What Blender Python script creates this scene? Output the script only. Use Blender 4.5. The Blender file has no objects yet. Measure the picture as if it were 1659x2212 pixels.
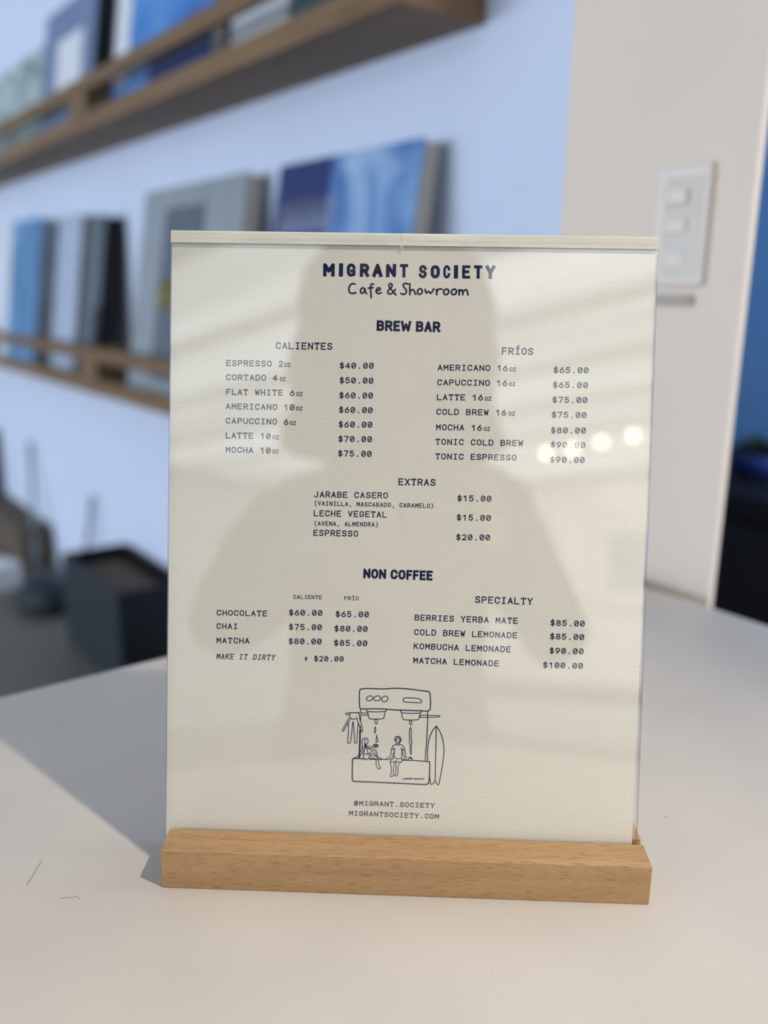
import bpy, bmesh, math, random
from mathutils import Vector, Matrix
random.seed(7)
C = bpy.context.scene.collection
SC = bpy.context.scene
R = math.radians
TURN = R(51.2)          # the sign stand is turned this far from the room's axes
TT = 0.74               # table top height

# ------------------------------------------------------------------ camera, world, lights, exposure
cam_d = bpy.data.cameras.new('camera')
cam = bpy.data.objects.new('camera', cam_d); C.objects.link(cam)
cam.location = (0.25858, -0.21019, 0.99914)
cam.rotation_euler = (1.32595, -0.01553, 0.03292 + TURN)
cam_d.sensor_fit = 'VERTICAL'; cam_d.sensor_height = 24.0
cam_d.lens = 1874.76 * 24.0 / 2212.0
cam_d.clip_start = 0.01
cam_d.dof.use_dof = True
cam_d.dof.focus_distance = 0.389
cam_d.dof.aperture_fstop = 2.4
SC.camera = cam
SC.view_settings.view_transform = 'Standard'; SC.view_settings.look = 'None'
SC.view_settings.gamma = 1.0; SC.view_settings.use_curve_mapping = False
SC.view_settings.exposure = 0.0
SC.cycles.use_denoising = True
SC.cycles.max_bounces = 10; SC.cycles.transparent_max_bounces = 16
SC.cycles.caustics_reflective = False; SC.cycles.caustics_refractive = False

w = bpy.data.worlds.new('world'); SC.world = w; w.use_nodes = True
w.node_tree.nodes['Background'].inputs['Color'].default_value = (0.75, 0.85, 1.0, 1)
w.node_tree.nodes['Background'].inputs['Strength'].default_value = 0.3

def area_light(name, loc, rot, sx, sy, power, col):
    d = bpy.data.lights.new(name, 'AREA'); d.shape = 'RECTANGLE'; d.size = sx; d.size_y = sy
    d.energy = power; d.color = col
    o = bpy.data.objects.new(name, d); C.objects.link(o); o.location = loc; o.rotation_euler = rot
    return o
# daylight through the shop window in the front wall, plus an added lamp that brightens the niche
area_light('window_daylight', (-2.8, -6.25, 1.0), (R(112), 0, 0), 4.2, 1.2, 262, (0.78, 0.88, 1.0))
area_light('niche_fill', (0.80, 1.25, 1.3), (0, R(90), 0), 1.6, 0.6, 20, (1.0, 0.96, 0.90))
# warm ceiling spot over the table: throws the stand's hard shadow
sd = bpy.data.lights.new('table_spot', 'SPOT'); sd.energy = 49; sd.color = (1.0, 0.87, 0.71)
sd.spot_size = R(54); sd.spot_blend = 1.0; sd.shadow_soft_size = 0.014
spot = bpy.data.objects.new('table_spot', sd); C.objects.link(spot)
L = Vector((0.540, 0.230, 0.810)).normalized()
spot.location = Vector((-0.068, -0.084, TT)) + L * 1.36
spot.rotation_euler = (spot.location - Vector((0.17, -0.11, TT))).to_track_quat('Z', 'Y').to_euler()

# ------------------------------------------------------------------ materials
def mat(name, col, rough=0.6, spec=0.3, noise=0.0, nscale=8.0, bump=0.0, bscale=200.0, stretch=(1, 1, 1), metal=0.0):
    m = bpy.data.materials.new(name); m.use_nodes = True
    nt = m.node_tree; b = nt.nodes['Principled BSDF']
    b.inputs['Roughness'].default_value = rough; b.inputs['Specular IOR Level'].default_value = spec
    b.inputs['Metallic'].default_value = metal
    tc = nt.nodes.new('ShaderNodeTexCoord'); mp = nt.nodes.new('ShaderNodeMapping')
    mp.inputs['Scale'].default_value = stretch
    nt.links.new(tc.outputs['Object'], mp.inputs['Vector'])
    n = nt.nodes.new('ShaderNodeTexNoise'); n.inputs['Scale'].default_value = nscale; n.inputs['Detail'].default_value = 4
    nt.links.new(mp.outputs['Vector'], n.inputs['Vector'])
    r = nt.nodes.new('ShaderNodeValToRGB')
    r.color_ramp.elements[0].position = 0.3; r.color_ramp.elements[1].position = 0.7
    r.color_ramp.elements[0].color = tuple(c * (1 - noise) for c in col) + (1,)
    r.color_ramp.elements[1].color = tuple(min(1, c * (1 + noise)) for c in col) + (1,)
    nt.links.new(n.outputs['Fac'], r.inputs['Fac']); nt.links.new(r.outputs['Color'], b.inputs['Base Color'])
    if bump > 0:
        n2 = nt.nodes.new('ShaderNodeTexNoise'); n2.inputs['Scale'].default_value = bscale; n2.inputs['Detail'].default_value = 3
        nt.links.new(mp.outputs['Vector'], n2.inputs['Vector'])
        bp = nt.nodes.new('ShaderNodeBump'); bp.inputs['Strength'].default_value = bump; bp.inputs['Distance'].default_value = 0.001
        nt.links.new(n2.outputs['Fac'], bp.inputs['Height']); nt.links.new(bp.outputs['Normal'], b.inputs['Normal'])
    return m

def wood(name, base, dark, grain=(4, 60, 60), fleck=(70, 1500, 1500), amount=0.6, rough=0.5):
    """Wood with long soft grain along local X and short dark flecks like beech."""
    m = bpy.data.materials.new(name); m.use_nodes = True
    nt = m.node_tree; b = nt.nodes['Principled BSDF']; b.inputs['Roughness'].default_value = rough
    b.inputs['Specular IOR Level'].default_value = 0.25
    tc = nt.nodes.new('ShaderNodeTexCoord')
    def noise(scale, detail, lo, hi):
        mp = nt.nodes.new('ShaderNodeMapping'); mp.inputs['Scale'].default_value = scale
        nt.links.new(tc.outputs['Object'], mp.inputs['Vector'])
        n = nt.nodes.new('ShaderNodeTexNoise'); n.inputs['Scale'].default_value = 1.0; n.inputs['Detail'].default_value = detail
        nt.links.new(mp.outputs['Vector'], n.inputs['Vector'])
        r = nt.nodes.new('ShaderNodeMapRange'); r.inputs['From Min'].default_value = lo; r.inputs['From Max'].default_value = hi
        nt.links.new(n.outputs['Fac'], r.inputs['Value']); return r.outputs['Result']
    g = noise(grain, 3, 0.3, 0.7); f = noise(fleck, 1, 0.54, 0.70)
    mx = nt.nodes.new('ShaderNodeMix'); mx.data_type = 'RGBA'
    mx.inputs['A'].default_value = tuple(c * 0.86 for c in base) + (1,); mx.inputs['B'].default_value = tuple(c * 1.12 for c in base) + (1,)
    nt.links.new(g, mx.inputs['Factor'])
    ml = nt.nodes.new('ShaderNodeMath'); ml.operation = 'MULTIPLY'; ml.inputs[1].default_value = amount; nt.links.new(f, ml.inputs[0])
    m2 = nt.nodes.new('ShaderNodeMix'); m2.data_type = 'RGBA'; nt.links.new(ml.outputs[0], m2.inputs['Factor'])
    nt.links.new(mx.outputs['Result'], m2.inputs['A']); m2.inputs['B'].default_value = tuple(dark) + (1,)
    nt.links.new(m2.outputs['Result'], b.inputs['Base Color'])
    return m

def clear_sheet(name, ior=1.49, tint=(0.985, 0.985, 0.98)):
    """Thin clear plastic: straight-through transmission plus the Fresnel reflection of the surface."""
    m = bpy.data.materials.new(name); m.use_nodes = True
    nt = m.node_tree; nt.nodes.remove(nt.nodes['Principled BSDF'])
    out = nt.nodes['Material Output']
    t = nt.nodes.new('ShaderNodeBsdfTransparent'); t.inputs['Color'].default_value = tint + (1,)
    g = nt.nodes.new('ShaderNodeBsdfGlossy'); g.inputs['Roughness'].default_value = 0.008
    f = nt.nodes.new('ShaderNodeFresnel')
    ge = nt.nodes.new('ShaderNodeNewGeometry'); io = nt.nodes.new('ShaderNodeMapRange')      # same index met from either side of the sheet
    io.inputs['To Min'].default_value = ior; io.inputs['To Max'].default_value = 1 / ior
    nt.links.new(ge.outputs['Backfacing'], io.inputs['Value']); nt.links.new(io.outputs['Result'], f.inputs['IOR'])
    mx = nt.nodes.new('ShaderNodeMixShader')
    nt.links.new(f.outputs['Fac'], mx.inputs['Fac']); nt.links.new(t.outputs[0], mx.inputs[1]); nt.links.new(g.outputs[0], mx.inputs[2])
    nt.links.new(mx.outputs[0], out.inputs['Surface'])
    return m

def emit(name, col, s):
    m = bpy.data.materials.new(name); m.use_nodes = True
    nt = m.node_tree; nt.nodes.remove(nt.nodes['Principled BSDF'])
    e = nt.nodes.new('ShaderNodeEmission'); e.inputs['Color'].default_value = col + (1,); e.inputs['Strength'].default_value = s
    nt.links.new(e.outputs[0], nt.nodes['Material Output'].inputs['Surface']); return m

def cover_art(name, stops, scale=4.0, dist=1.5, detail=2.0, seed=0.0, rough=0.4):
    """Printed cover: swirls of a few colours."""
    m = bpy.data.materials.new(name); m.use_nodes = True
    nt = m.node_tree; b = nt.nodes['Principled BSDF']; b.inputs['Roughness'].default_value = rough
    tc = nt.nodes.new('ShaderNodeTexCoord'); mp = nt.nodes.new('ShaderNodeMapping')
    mp.inputs['Location'].default_value = (seed, seed * 0.7, seed * 0.3)
    nt.links.new(tc.outputs['Object'], mp.inputs['Vector'])
    n = nt.nodes.new('ShaderNodeTexNoise'); n.inputs['Scale'].default_value = scale; n.inputs['Detail'].default_value = detail
    n.inputs['Distortion'].default_value = dist
    nt.links.new(mp.outputs['Vector'], n.inputs['Vector'])
    r = nt.nodes.new('ShaderNodeValToRGB')
    while len(r.color_ramp.elements) < len(stops): r.color_ramp.elements.new(0.5)
    for e, (p, c) in zip(r.color_ramp.elements, stops): e.position = p; e.color = c + (1,)
    nt.links.new(n.outputs['Fac'], r.inputs['Fac']); nt.links.new(r.outputs['Color'], b.inputs['Base Color'])
    return m

M = {}
M['wall'] = mat('wall_paint', (0.66, 0.74, 0.93), 0.8, 0.1, 0.02, 3)
M['white'] = mat('white_paint', (0.86, 0.87, 0.86), 0.7, 0.1, 0.02, 3)
M['ceiling'] = mat('ceiling_paint', (0.90, 0.91, 0.90), 0.7, 0.1, 0.02, 2)
M['beige'] = mat('beige_paint', (0.78, 0.675, 0.59), 0.8, 0.1, 0.03, 4)
M['blue'] = mat('blue_paint', (0.14, 0.34, 0.70), 0.6, 0.2, 0.05, 3)
M['floor'] = mat('concrete', (0.16, 0.145, 0.13), 0.5, 0.3, 0.12, 3)
M['shelf'] = wood('shelf_wood', (0.20, 0.122, 0.062), (0.09, 0.055, 0.025), (2, 25, 25), (8, 300, 300), 0.5, 0.55)
M['beech'] = wood('beech', (0.45, 0.28, 0.14), (0.20, 0.105, 0.045), (9, 130, 130), (150, 2700, 2700), 0.66, 0.42)
M['paper'] = mat('cream_card', (0.92, 0.885, 0.79), 0.9, 0.05, 0.012, 60, 0.22, 1000, (0.5, 1, 1))
M['ink'] = mat('navy_ink', (0.018, 0.027, 0.085), 0.6, 0.15)
M['clear'] = clear_sheet('clear_acrylic', 1.70, (0.996, 0.996, 0.995))
M['edge'] = clear_sheet('acrylic_edge', 1.5, (0.55, 0.52, 0.60))
M['fold'] = mat('acrylic_fold', (0.66, 0.64, 0.55), 0.2, 0.4, 0.08, 90, 0.5, 300, (0.3, 1, 1))
M['black'] = mat('black_plastic', (0.006, 0.006, 0.008), 0.5, 0.3)
M['charcoal'] = mat('charcoal', (0.018, 0.028, 0.038), 0.6, 0.3)
M['slate'] = mat('slate_cover', (0.10, 0.13, 0.17), 0.5, 0.3, 0.1, 10)
M['grey'] = mat('grey_cover', (0.28, 0.32, 0.37), 0.5, 0.3, 0.1, 10)
M['pages'] = mat('book_pages', (0.52, 0.47, 0.40), 0.9, 0.05, 0.15, 3, 0, 1, (1, 120, 1))
M['pale'] = mat('pale_print', (0.24, 0.28, 0.46), 0.6, 0.2, 0.1, 20)
M['white_print'] = mat('white_print', (0.70, 0.74, 0.80), 0.6, 0.2, 0.05, 8)
M['yellow'] = mat('yellow_print', (0.42, 0.40, 0.10), 0.6, 0.2)
M['plate'] = mat('switch_plastic', (0.74, 0.665, 0.615), 0.4, 0.4)
M['rocker'] = mat('rocker_plastic', (0.60, 0.55, 0.505), 0.35, 0.4)
M['strip'] = mat('grey_strip', (0.40, 0.36, 0.33), 0.5, 0.3)
M['brown'] = mat('brown_card', (0.13, 0.105, 0.085), 0.8, 0.1, 0.1, 10)
M['skin'] = mat('skin', (0.42, 0.26, 0.19), 0.55, 0.3)
M['hair'] = mat('dark_hair', (0.020, 0.014, 0.010), 0.6, 0.3)
M['cloth'] = mat('dark_cloth', (0.030, 0.032, 0.036), 0.9, 0.1, 0.1, 40)
M['denim'] = mat('denim', (0.05, 0.07, 0.12), 0.9, 0.1, 0.1, 60)
def ceiling_glow():
    m = emit('glow_sheet', (0.88, 0.95, 1.0), 1.0); nt = m.node_tree
    tc = nt.nodes.new('ShaderNodeTexCoord'); mp = nt.nodes.new('ShaderNodeMapping'); mp.inputs['Scale'].default_value = (1.6, 0.25, 1)
    n = nt.nodes.new('ShaderNodeTexNoise'); n.inputs['Scale'].default_value = 1.0; n.inputs['Detail'].default_value = 3
    r = nt.nodes.new('ShaderNodeMapRange'); r.inputs['From Min'].default_value = 0.3; r.inputs['From Max'].default_value = 0.7
    r.inputs['To Min'].default_value = 1.3; r.inputs['To Max'].default_value = 3.3
    nt.links.new(tc.outputs['Object'], mp.inputs['Vector']); nt.links.new(mp.outputs['Vector'], n.inputs['Vector'])
    nt.links.new(n.outputs['Fac'], r.inputs['Value']); nt.links.new(r.outputs['Result'], nt.nodes['Emission'].inputs['Strength'])
    return m
M['glow'] = ceiling_glow()          # added emission that makes the ceiling bright in the acrylic's reflection
M['lamp'] = emit('warm_lamp', (1.0, 0.90, 0.60), 20.0)
M['metal'] = mat('grey_metal', (0.35, 0.36, 0.38), 0.35, 0.5, metal=0.8)

def quartz():
    m = bpy.data.materials.new('speckled_quartz'); m.use_nodes = True
    nt = m.node_tree; b = nt.nodes['Principled BSDF']; b.inputs['Roughness'].default_value = 0.45; b.inputs['Specular IOR Level'].default_value = 0.3
    tc = nt.nodes.new('ShaderNodeTexCoord')
    def nz(scale, lo, hi, detail=2):
        n = nt.nodes.new('ShaderNodeTexNoise'); n.inputs['Scale'].default_value = scale; n.inputs['Detail'].default_value = detail
        nt.links.new(tc.outputs['Object'], n.inputs['Vector'])
        r = nt.nodes.new('ShaderNodeMapRange'); r.inputs['From Min'].default_value = lo; r.inputs['From Max'].default_value = hi
        nt.links.new(n.outputs['Fac'], r.inputs['Value']); return r.outputs['Result']
    def mix(fac, a, bb):
        x = nt.nodes.new('ShaderNodeMix'); x.data_type = 'RGBA'; nt.links.new(fac, x.inputs['Factor'])
        for s, v in (('A', a), ('B', bb)):
            if isinstance(v, tuple): x.inputs[s].default_value = v + (1,)
            else: nt.links.new(v, x.inputs[s])
        return x.outputs['Result']
    c = mix(nz(900, 0.3, 0.7), (0.60, 0.55, 0.505), (0.575, 0.54, 0.50))
    c = mix(nz(800, 0.70, 0.80, 1), c, (0.33, 0.29, 0.26))
    c = mix(nz(11, 0.35, 0.75), c, (0.53, 0.495, 0.46))
    nt.links.new(c, b.inputs['Base Color']); return m
M['quartz'] = quartz()

# ------------------------------------------------------------------ helpers
def link(name, bm, m, parent=None, smooth=False, bevel=0.0):
    bmesh.ops.recalc_face_normals(bm, faces=bm.faces)
    me = bpy.data.meshes.new(name); bm.to_mesh(me); bm.free()
    me.materials.append(M[m])
    if smooth:
        for p in me.polygons: p.use_smooth = True
    o = bpy.data.objects.new(name, me); C.objects.link(o)
    if parent: o.parent = parent
    if bevel > 0:
        b = o.modifiers.new('bevel', 'BEVEL'); b.width = bevel; b.segments = 2; b.limit_method = 'ANGLE'
    return o

def box(bm, x0, x1, y0, y1, z0, z1, mtx=None):
    vs = [bm.verts.new(Vector(p) if mtx is None else mtx @ Vector(p)) for p in
          ((x0, y0, z0), (x1, y0, z0), (x1, y1, z0), (x0, y1, z0), (x0, y0, z1), (x1, y0, z1), (x1, y1, z1), (x0, y1, z1))]
    for f in ((3, 2, 1, 0), (4, 5, 6, 7), (0, 1, 5, 4), (1, 2, 6, 5), (2, 3, 7, 6), (3, 0, 4, 7)):
        bm.faces.new([vs[i] for i in f])
    return bm

def tube(bm, pts, rad, n=10):
    """Round bar through the points; rad may be one number or one per point."""
    pts = [Vector(p) for p in pts]; rads = rad if isinstance(rad, (list, tuple)) else [rad] * len(pts)
    rings = []
    for i, p in enumerate(pts):
        d = (pts[min(i + 1, len(pts) - 1)] - pts[max(i - 1, 0)]).normalized()
        a = d.orthogonal().normalized() if i == 0 else (prev - d * prev.dot(d)).normalized()
        prev = a; b = d.cross(a)
        rings.append([bm.verts.new(p + rads[i] * (a * math.cos(2 * math.pi * k / n) + b * math.sin(2 * math.pi * k / n))) for k in range(n)])
    for r0, r1 in zip(rings, rings[1:]):
        for k in range(n): bm.faces.new((r0[k], r0[(k + 1) % n], r1[(k + 1) % n], r1[k]))
    bm.faces.new(rings[0][::-1]); bm.faces.new(rings[-1])
    return bm

def lathe(bm, prof, n=24, cx=0, cy=0):
    rings = [[bm.verts.new((cx + r * math.cos(2 * math.pi * k / n), cy + r * math.sin(2 * math.pi * k / n), z)) for k in range(n)] for r, z in prof]
    for r0, r1 in zip(rings, rings[1:]):
        for k in range(n): bm.faces.new((r0[k], r0[(k + 1) % n], r1[(k + 1) % n], r1[k]))
    bm.faces.new(rings[0][::-1]); bm.faces.new(rings[-1]); return bm

def tag(o, label, cat, group=None):
    o['label'] = label; o['category'] = cat
    if group: o['group'] = group
    return o
def thing(name, label, cat, loc=(0, 0, 0), rot=(0, 0, 0), group=None):
    o = bpy.data.objects.new(name, None); C.objects.link(o)
    o.location = loc; o.rotation_euler = rot; o.empty_display_size = 0.05
    return tag(o, label, cat, group)
def struct(name, bm, m, parent=None):
    o = link(name, bm, m, parent)
    if parent is None: o['kind'] = 'structure'
    return o
NB = bmesh.new

# ------------------------------------------------------------------ printing on the card, in mm: text, baseline start x,y, end x,y, cap height, style
TEXT = {
 'hot_heading': [
  ('CALIENTES', -63.02, 220.32, -37.57, 220.38, 3.18, 'm'),
 ],
 'hot_drinks': [
  ('ESPRESSO', -85.29, 212.33, -64.76, 212.42, 2.74, 'm'),
  ('2', -61.65, 212.37, -59.67, 212.35, 2.79, 'm'),
  ('oz', -59.11, 212.47, -56.29, 212.47, 1.84, 'o'),
  ('CORTADO', -85.26, 206.01, -67.2, 206.06, 2.74, 'm'),
  ('4', -64.21, 206.06, -62.06, 206.05, 2.8, 'm'),
  ('oz', -60.98, 206.01, -58.27, 206.01, 1.85, 'o'),
  ('FLAT WHITE', -85.18, 199.39, -59.58, 199.54, 2.75, 'm'),
  ('6', -56.36, 199.44, -54.21, 199.42, 2.8, 'm'),
  ('oz', -53.42, 199.49, -50.54, 199.49, 1.85, 'o'),
  ('AMERICANO', -85.26, 192.99, -61.91, 193.0, 2.75, 'm'),
  ('10', -58.97, 193.0, -54.16, 193.04, 2.8, 'm'),
  ('oz', -53.43, 193.05, -50.49, 193.05, 1.85, 'o'),
  ('CAPUCCINO', -85.18, 186.46, -61.92, 186.48, 2.76, 'm'),
  ('6', -58.92, 186.43, -56.77, 186.42, 2.81, 'm'),
  ('oz', -56.14, 186.43, -53.37, 186.43, 1.85, 'o'),
  ('LATTE', -85.1, 179.87, -72.65, 179.96, 2.76, 'm'),
  ('10', -69.36, 179.86, -64.71, 179.9, 2.81, 'm'),
  ('oz', -63.86, 179.92, -60.97, 179.92, 1.85, 'o'),
  ('MOCHA', -85.01, 173.44, -72.56, 173.42, 2.77, 'm'),
  ('10', -69.38, 173.37, -64.61, 173.42, 2.82, 'm'),
  ('oz', -63.76, 173.49, -60.98, 173.5, 1.86, 'o'),
 ],
 'hot_prices': [
  ('$40.00', -34.15, 212.09, -18.82, 212.31, 2.78, 'm'),
  ('$50.00', -34.08, 205.51, -18.85, 205.63, 2.79, 'm'),
  ('$60.00', -34.07, 198.86, -18.88, 198.98, 2.79, 'm'),
  ('$60.00', -34.11, 192.37, -18.91, 192.44, 2.79, 'm'),
  ('$60.00', -34.15, 185.81, -18.88, 185.95, 2.8, 'm'),
  ('$70.00', -34.14, 179.29, -18.92, 179.44, 2.81, 'm'),
  ('$75.00', -34.13, 172.77, -18.95, 172.86, 2.81, 'm'),
 ],
 'cold_heading': [
  ('FRÍOS', 38.18, 219.67, 52.12, 219.64, 3.21, 'm'),
 ],
 'cold_drinks': [
  ('AMERICANO', 9.79, 212.06, 33.21, 212.27, 2.72, 'm'),
  ('16', 36.28, 212.27, 40.95, 212.3, 2.77, 'm'),
  ('oz', 41.78, 212.31, 44.73, 212.31, 1.83, 'o'),
  ('CAPUCCINO', 9.79, 205.44, 33.23, 205.66, 2.73, 'm'),
  ('16', 36.18, 205.66, 40.97, 205.69, 2.77, 'm'),
  ('oz', 41.75, 205.76, 44.64, 205.76, 1.83, 'o'),
  ('LATTE', 9.78, 198.87, 22.42, 199.0, 2.73, 'm'),
  ('16', 25.6, 199.0, 30.34, 199.04, 2.79, 'm'),
  ('oz', 31.18, 199.06, 34.08, 199.06, 1.83, 'o'),
  ('COLD BREW', 9.72, 192.34, 33.03, 192.52, 2.73, 'm'),
  ('16', 36.21, 192.47, 40.84, 192.51, 2.79, 'm'),
  ('oz', 41.96, 192.58, 44.85, 192.59, 1.84, 'o'),
  ('MOCHA', 9.72, 185.46, 22.32, 185.55, 2.74, 'm'),
  ('16', 25.51, 185.5, 30.26, 185.54, 2.79, 'm'),
  ('oz', 31.1, 185.56, 33.89, 185.56, 1.84, 'o'),
  ('TONIC COLD BREW', 9.6, 178.96, 48.76, 179.11, 2.75, 'm'),
  ('TONIC ESPRESSO', 9.76, 172.41, 46.05, 172.62, 2.74, 'm'),
 ],
 'cold_prices': [
  ('$65.00', 61.29, 211.89, 76.85, 212.01, 2.77, 'm'),
  ('$65.00', 61.21, 205.3, 76.84, 205.43, 2.77, 'm'),
  ('$75.00', 61.2, 198.69, 76.73, 198.83, 2.78, 'm'),
  ('$75.00', 61.07, 192.02, 76.61, 192.16, 2.78, 'm'),
  ('$80.00', 61.0, 185.11, 76.56, 185.26, 2.78, 'm'),
  ('$90.00', 61.04, 178.64, 76.5, 178.74, 2.79, 'm'),
  ('$90.00', 60.96, 172.04, 76.44, 172.15, 2.8, 'm'),
 ],
 'extras_heading': [
  ('EXTRAS', -6.6, 160.4, 10.09, 160.48, 3.16, 'm'),
 ],
 'extras': [
  ('JARABE CASERO', -44.63, 154.06, -11.2, 154.3, 2.83, 'm'),
  ('(VAINILLA, MASCABADO, CARAMELO)', -44.56, 150.42, 9.58, 150.44, 2.08, 'm'),
  ('LECHE VEGETAL', -44.59, 145.55, -11.47, 145.62, 2.84, 'm'),
  ('(AVENA, ALMENDRA)', -44.52, 141.32, -15.14, 141.43, 2.08, 'm'),
  ('ESPRESSO', -44.61, 136.67, -24.3, 136.69, 2.84, 'm'),
 ],
 'extras_prices': [
  ('$15.00', 20.02, 153.79, 35.34, 153.91, 2.77, 'm'),
  ('$15.00', 19.96, 145.14, 35.35, 145.27, 2.77, 'm'),
  ('$20.00', 19.96, 136.24, 35.25, 136.44, 2.78, 'm'),
 ],
 'non_coffee_heading': [
  ('NON COFFEE', -21.6, 117.91, 9.81, 117.66, 4.49, 'h'),
 ],
 'non_coffee_columns': [
  ('CALIENTE', -53.28, 107.71, -40.23, 107.84, 1.82, 'm'),
  ('FRÍO', -30.02, 107.73, -23.49, 107.74, 1.81, 'm'),
 ],
 'non_coffee_drinks': [
  ('CHOCOLATE', -88.19, 99.13, -65.06, 99.32, 2.68, 'm'),
  ('CHAI', -88.22, 92.95, -78.46, 93.05, 2.69, 'm'),
  ('MATCHA', -88.14, 86.38, -73.01, 86.53, 2.7, 'm'),
  ('MAKE IT DIRTY', -88.32, 79.05, -61.38, 79.21, 2.69, 'i'),
 ],
 'non_coffee_prices': [
  ('+', -47.83, 79.16, -46.07, 79.16, 2.69, 'm'),
  ('$20.00', -43.29, 79.24, -29.74, 79.46, 2.58, 'm'),
  ('$60.00', -55.13, 100.01, -39.83, 100.2, 2.78, 'm'),
  ('$65.00', -33.86, 99.88, -18.66, 100.07, 2.78, 'm'),
  ('$75.00', -55.07, 93.36, -39.92, 93.61, 2.79, 'm'),
  ('$80.00', -34.27, 93.23, -19.1, 93.43, 2.79, 'm'),
  ('$80.00', -55.07, 86.81, -39.96, 87.07, 2.79, 'm'),
  ('$85.00', -34.35, 86.63, -19.07, 86.84, 2.79, 'm'),
 ],
 'specialty_heading': [
  ('SPECIALTY', 29.23, 107.96, 55.14, 107.74, 3.17, 'm'),
 ],
 'specialty_drinks': [
  ('BERRIES YERBA MATE', 2.12, 99.26, 48.73, 98.95, 2.79, 'm'),
  ('COLD BREW LEMONADE', 2.05, 92.6, 48.71, 92.31, 2.79, 'm'),
  ('KOMBUCHA LEMONADE', 2.03, 86.15, 45.97, 85.86, 2.8, 'm'),
  ('MATCHA LEMONADE', 1.96, 79.64, 40.79, 79.22, 2.8, 'm'),
 ],
 'specialty_prices': [
  ('$85.00', 63.39, 98.5, 78.88, 98.48, 2.79, 'm'),
  ('$85.00', 63.42, 92.32, 78.81, 92.35, 2.78, 'm'),
  ('$90.00', 63.4, 85.79, 78.75, 85.83, 2.79, 'm'),
  ('$100.00', 60.68, 79.17, 78.69, 79.23, 2.79, 'm'),
 ],
 'web_address': [
  ('@MIGRANT.SOCIETY', -23.65, 13.01, 13.24, 12.96, 2.27, 'm'),
  ('MIGRANTSOCIETY.COM', -25.89, 8.17, 15.41, 7.97, 2.3, 'm'),
 ],
 'title': [
  ('M', -42.35, 252.89, -37.16, 252.9, 5.9, 'b'),
  ('I', -35.28, 252.91, -33.41, 252.91, 5.89, 'b'),
  ('G', -31.75, 252.91, -27.86, 252.92, 5.9, 'b'),
  ('R', -25.91, 252.93, -21.74, 252.94, 5.89, 'b'),
  ('A', -20.3, 252.94, -15.77, 252.95, 5.89, 'b'),
  ('N', -14.26, 252.96, -9.73, 252.97, 5.88, 'b'),
  ('T', -8.08, 252.97, -4.42, 252.98, 5.88, 'b'),
  ('S', 0.37, 252.69, 3.95, 252.72, 5.88, 'b'),
  ('O', 5.6, 252.73, 9.76, 252.77, 5.88, 'b'),
  ('C', 11.26, 252.79, 14.34, 252.82, 5.87, 'b'),
  ('I', 15.98, 252.83, 17.84, 252.85, 5.88, 'b'),
  ('E', 19.63, 252.87, 23.21, 252.9, 5.87, 'b'),
  ('T', 24.85, 252.91, 28.64, 252.95, 5.88, 'b'),
  ('Y', 29.99, 252.96, 34.28, 253.0, 5.87, 'b'),
 ],
 'brew_bar_heading': [
  ('BREW BAR', -17.93, 229.18, 10.55, 229.03, 4.75, 'h'),
 ],
}
TAGLINE = [
 [(-27.94, 249.62), (-28.81, 250.04), (-29.95, 249.59), (-30.79, 247.87), (-30.46, 246.02), (-29.3, 245.47), (-27.5, 245.93)],
 [(-23.57, 247.7), (-24.45, 248.25), (-25.44, 247.39), (-25.41, 245.96), (-24.54, 245.55), (-23.7, 246.56), (-23.43, 247.84), (-23.33, 246.35), (-22.67, 245.58)],
 [(-19.66, 249.75), (-20.6, 250.02), (-21.01, 248.88), (-20.89, 246.74), (-20.61, 243.83)],
 [(-22.0, 248.01), (-19.84, 248.33)],
 [(-18.37, 246.78), (-16.51, 247.38), (-16.82, 248.23), (-17.83, 248.22), (-18.52, 247.14), (-18.36, 246.07), (-17.48, 245.59), (-16.12, 246.11)],
 [(-9.63, 245.21), (-10.96, 246.76), (-12.8, 248.72), (-12.83, 249.86), (-11.97, 250.3), (-11.24, 249.6), (-11.64, 248.45), (-13.2, 247.15), (-13.31, 245.87), (-12.15, 245.46), (-10.87, 246.19), (-9.9, 247.63)],
 [(-4.35, 250.13), (-5.65, 250.54), (-6.64, 249.67), (-6.04, 248.54), (-4.86, 247.42), (-5.12, 245.85), (-6.4, 245.41), (-7.42, 245.96)],
 [(-3.53, 250.28), (-3.41, 245.45)],
 [(-3.44, 246.66), (-2.53, 247.74), (-1.81, 247.61), (-1.36, 246.7), (-0.76, 245.64)],
 [(0.91, 248.08), (0.05, 247.64), (-0.06, 246.22), (0.82, 245.52), (1.96, 246.11), (2.21, 247.39), (1.48, 248.09), (0.91, 248.08)],
 [(3.35, 247.83), (3.83, 245.85), (4.94, 247.43), (5.84, 245.74), (7.22, 248.18)],
 [(8.37, 247.91), (8.57, 245.64)],
 [(8.54, 246.92), (9.23, 248.07), (10.23, 248.23), (10.95, 247.95)],
 [(12.67, 248.12), (11.68, 247.54), (11.57, 246.26), (12.44, 245.56), (13.58, 246.01), (13.98, 247.29), (13.38, 248.13), (12.67, 248.12)],
 [(16.1, 248.18), (15.11, 247.59), (15.0, 246.31), (15.88, 245.62), (17.02, 246.06), (17.41, 247.34), (16.82, 248.19), (16.1, 248.18)],
 [(18.4, 247.93), (18.53, 245.66)],
 [(18.5, 246.94), (19.4, 248.09), (19.98, 247.67), (20.17, 245.83)],
 [(20.14, 246.96), (21.12, 248.11), (21.98, 247.84), (22.47, 245.72)],
]
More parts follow.
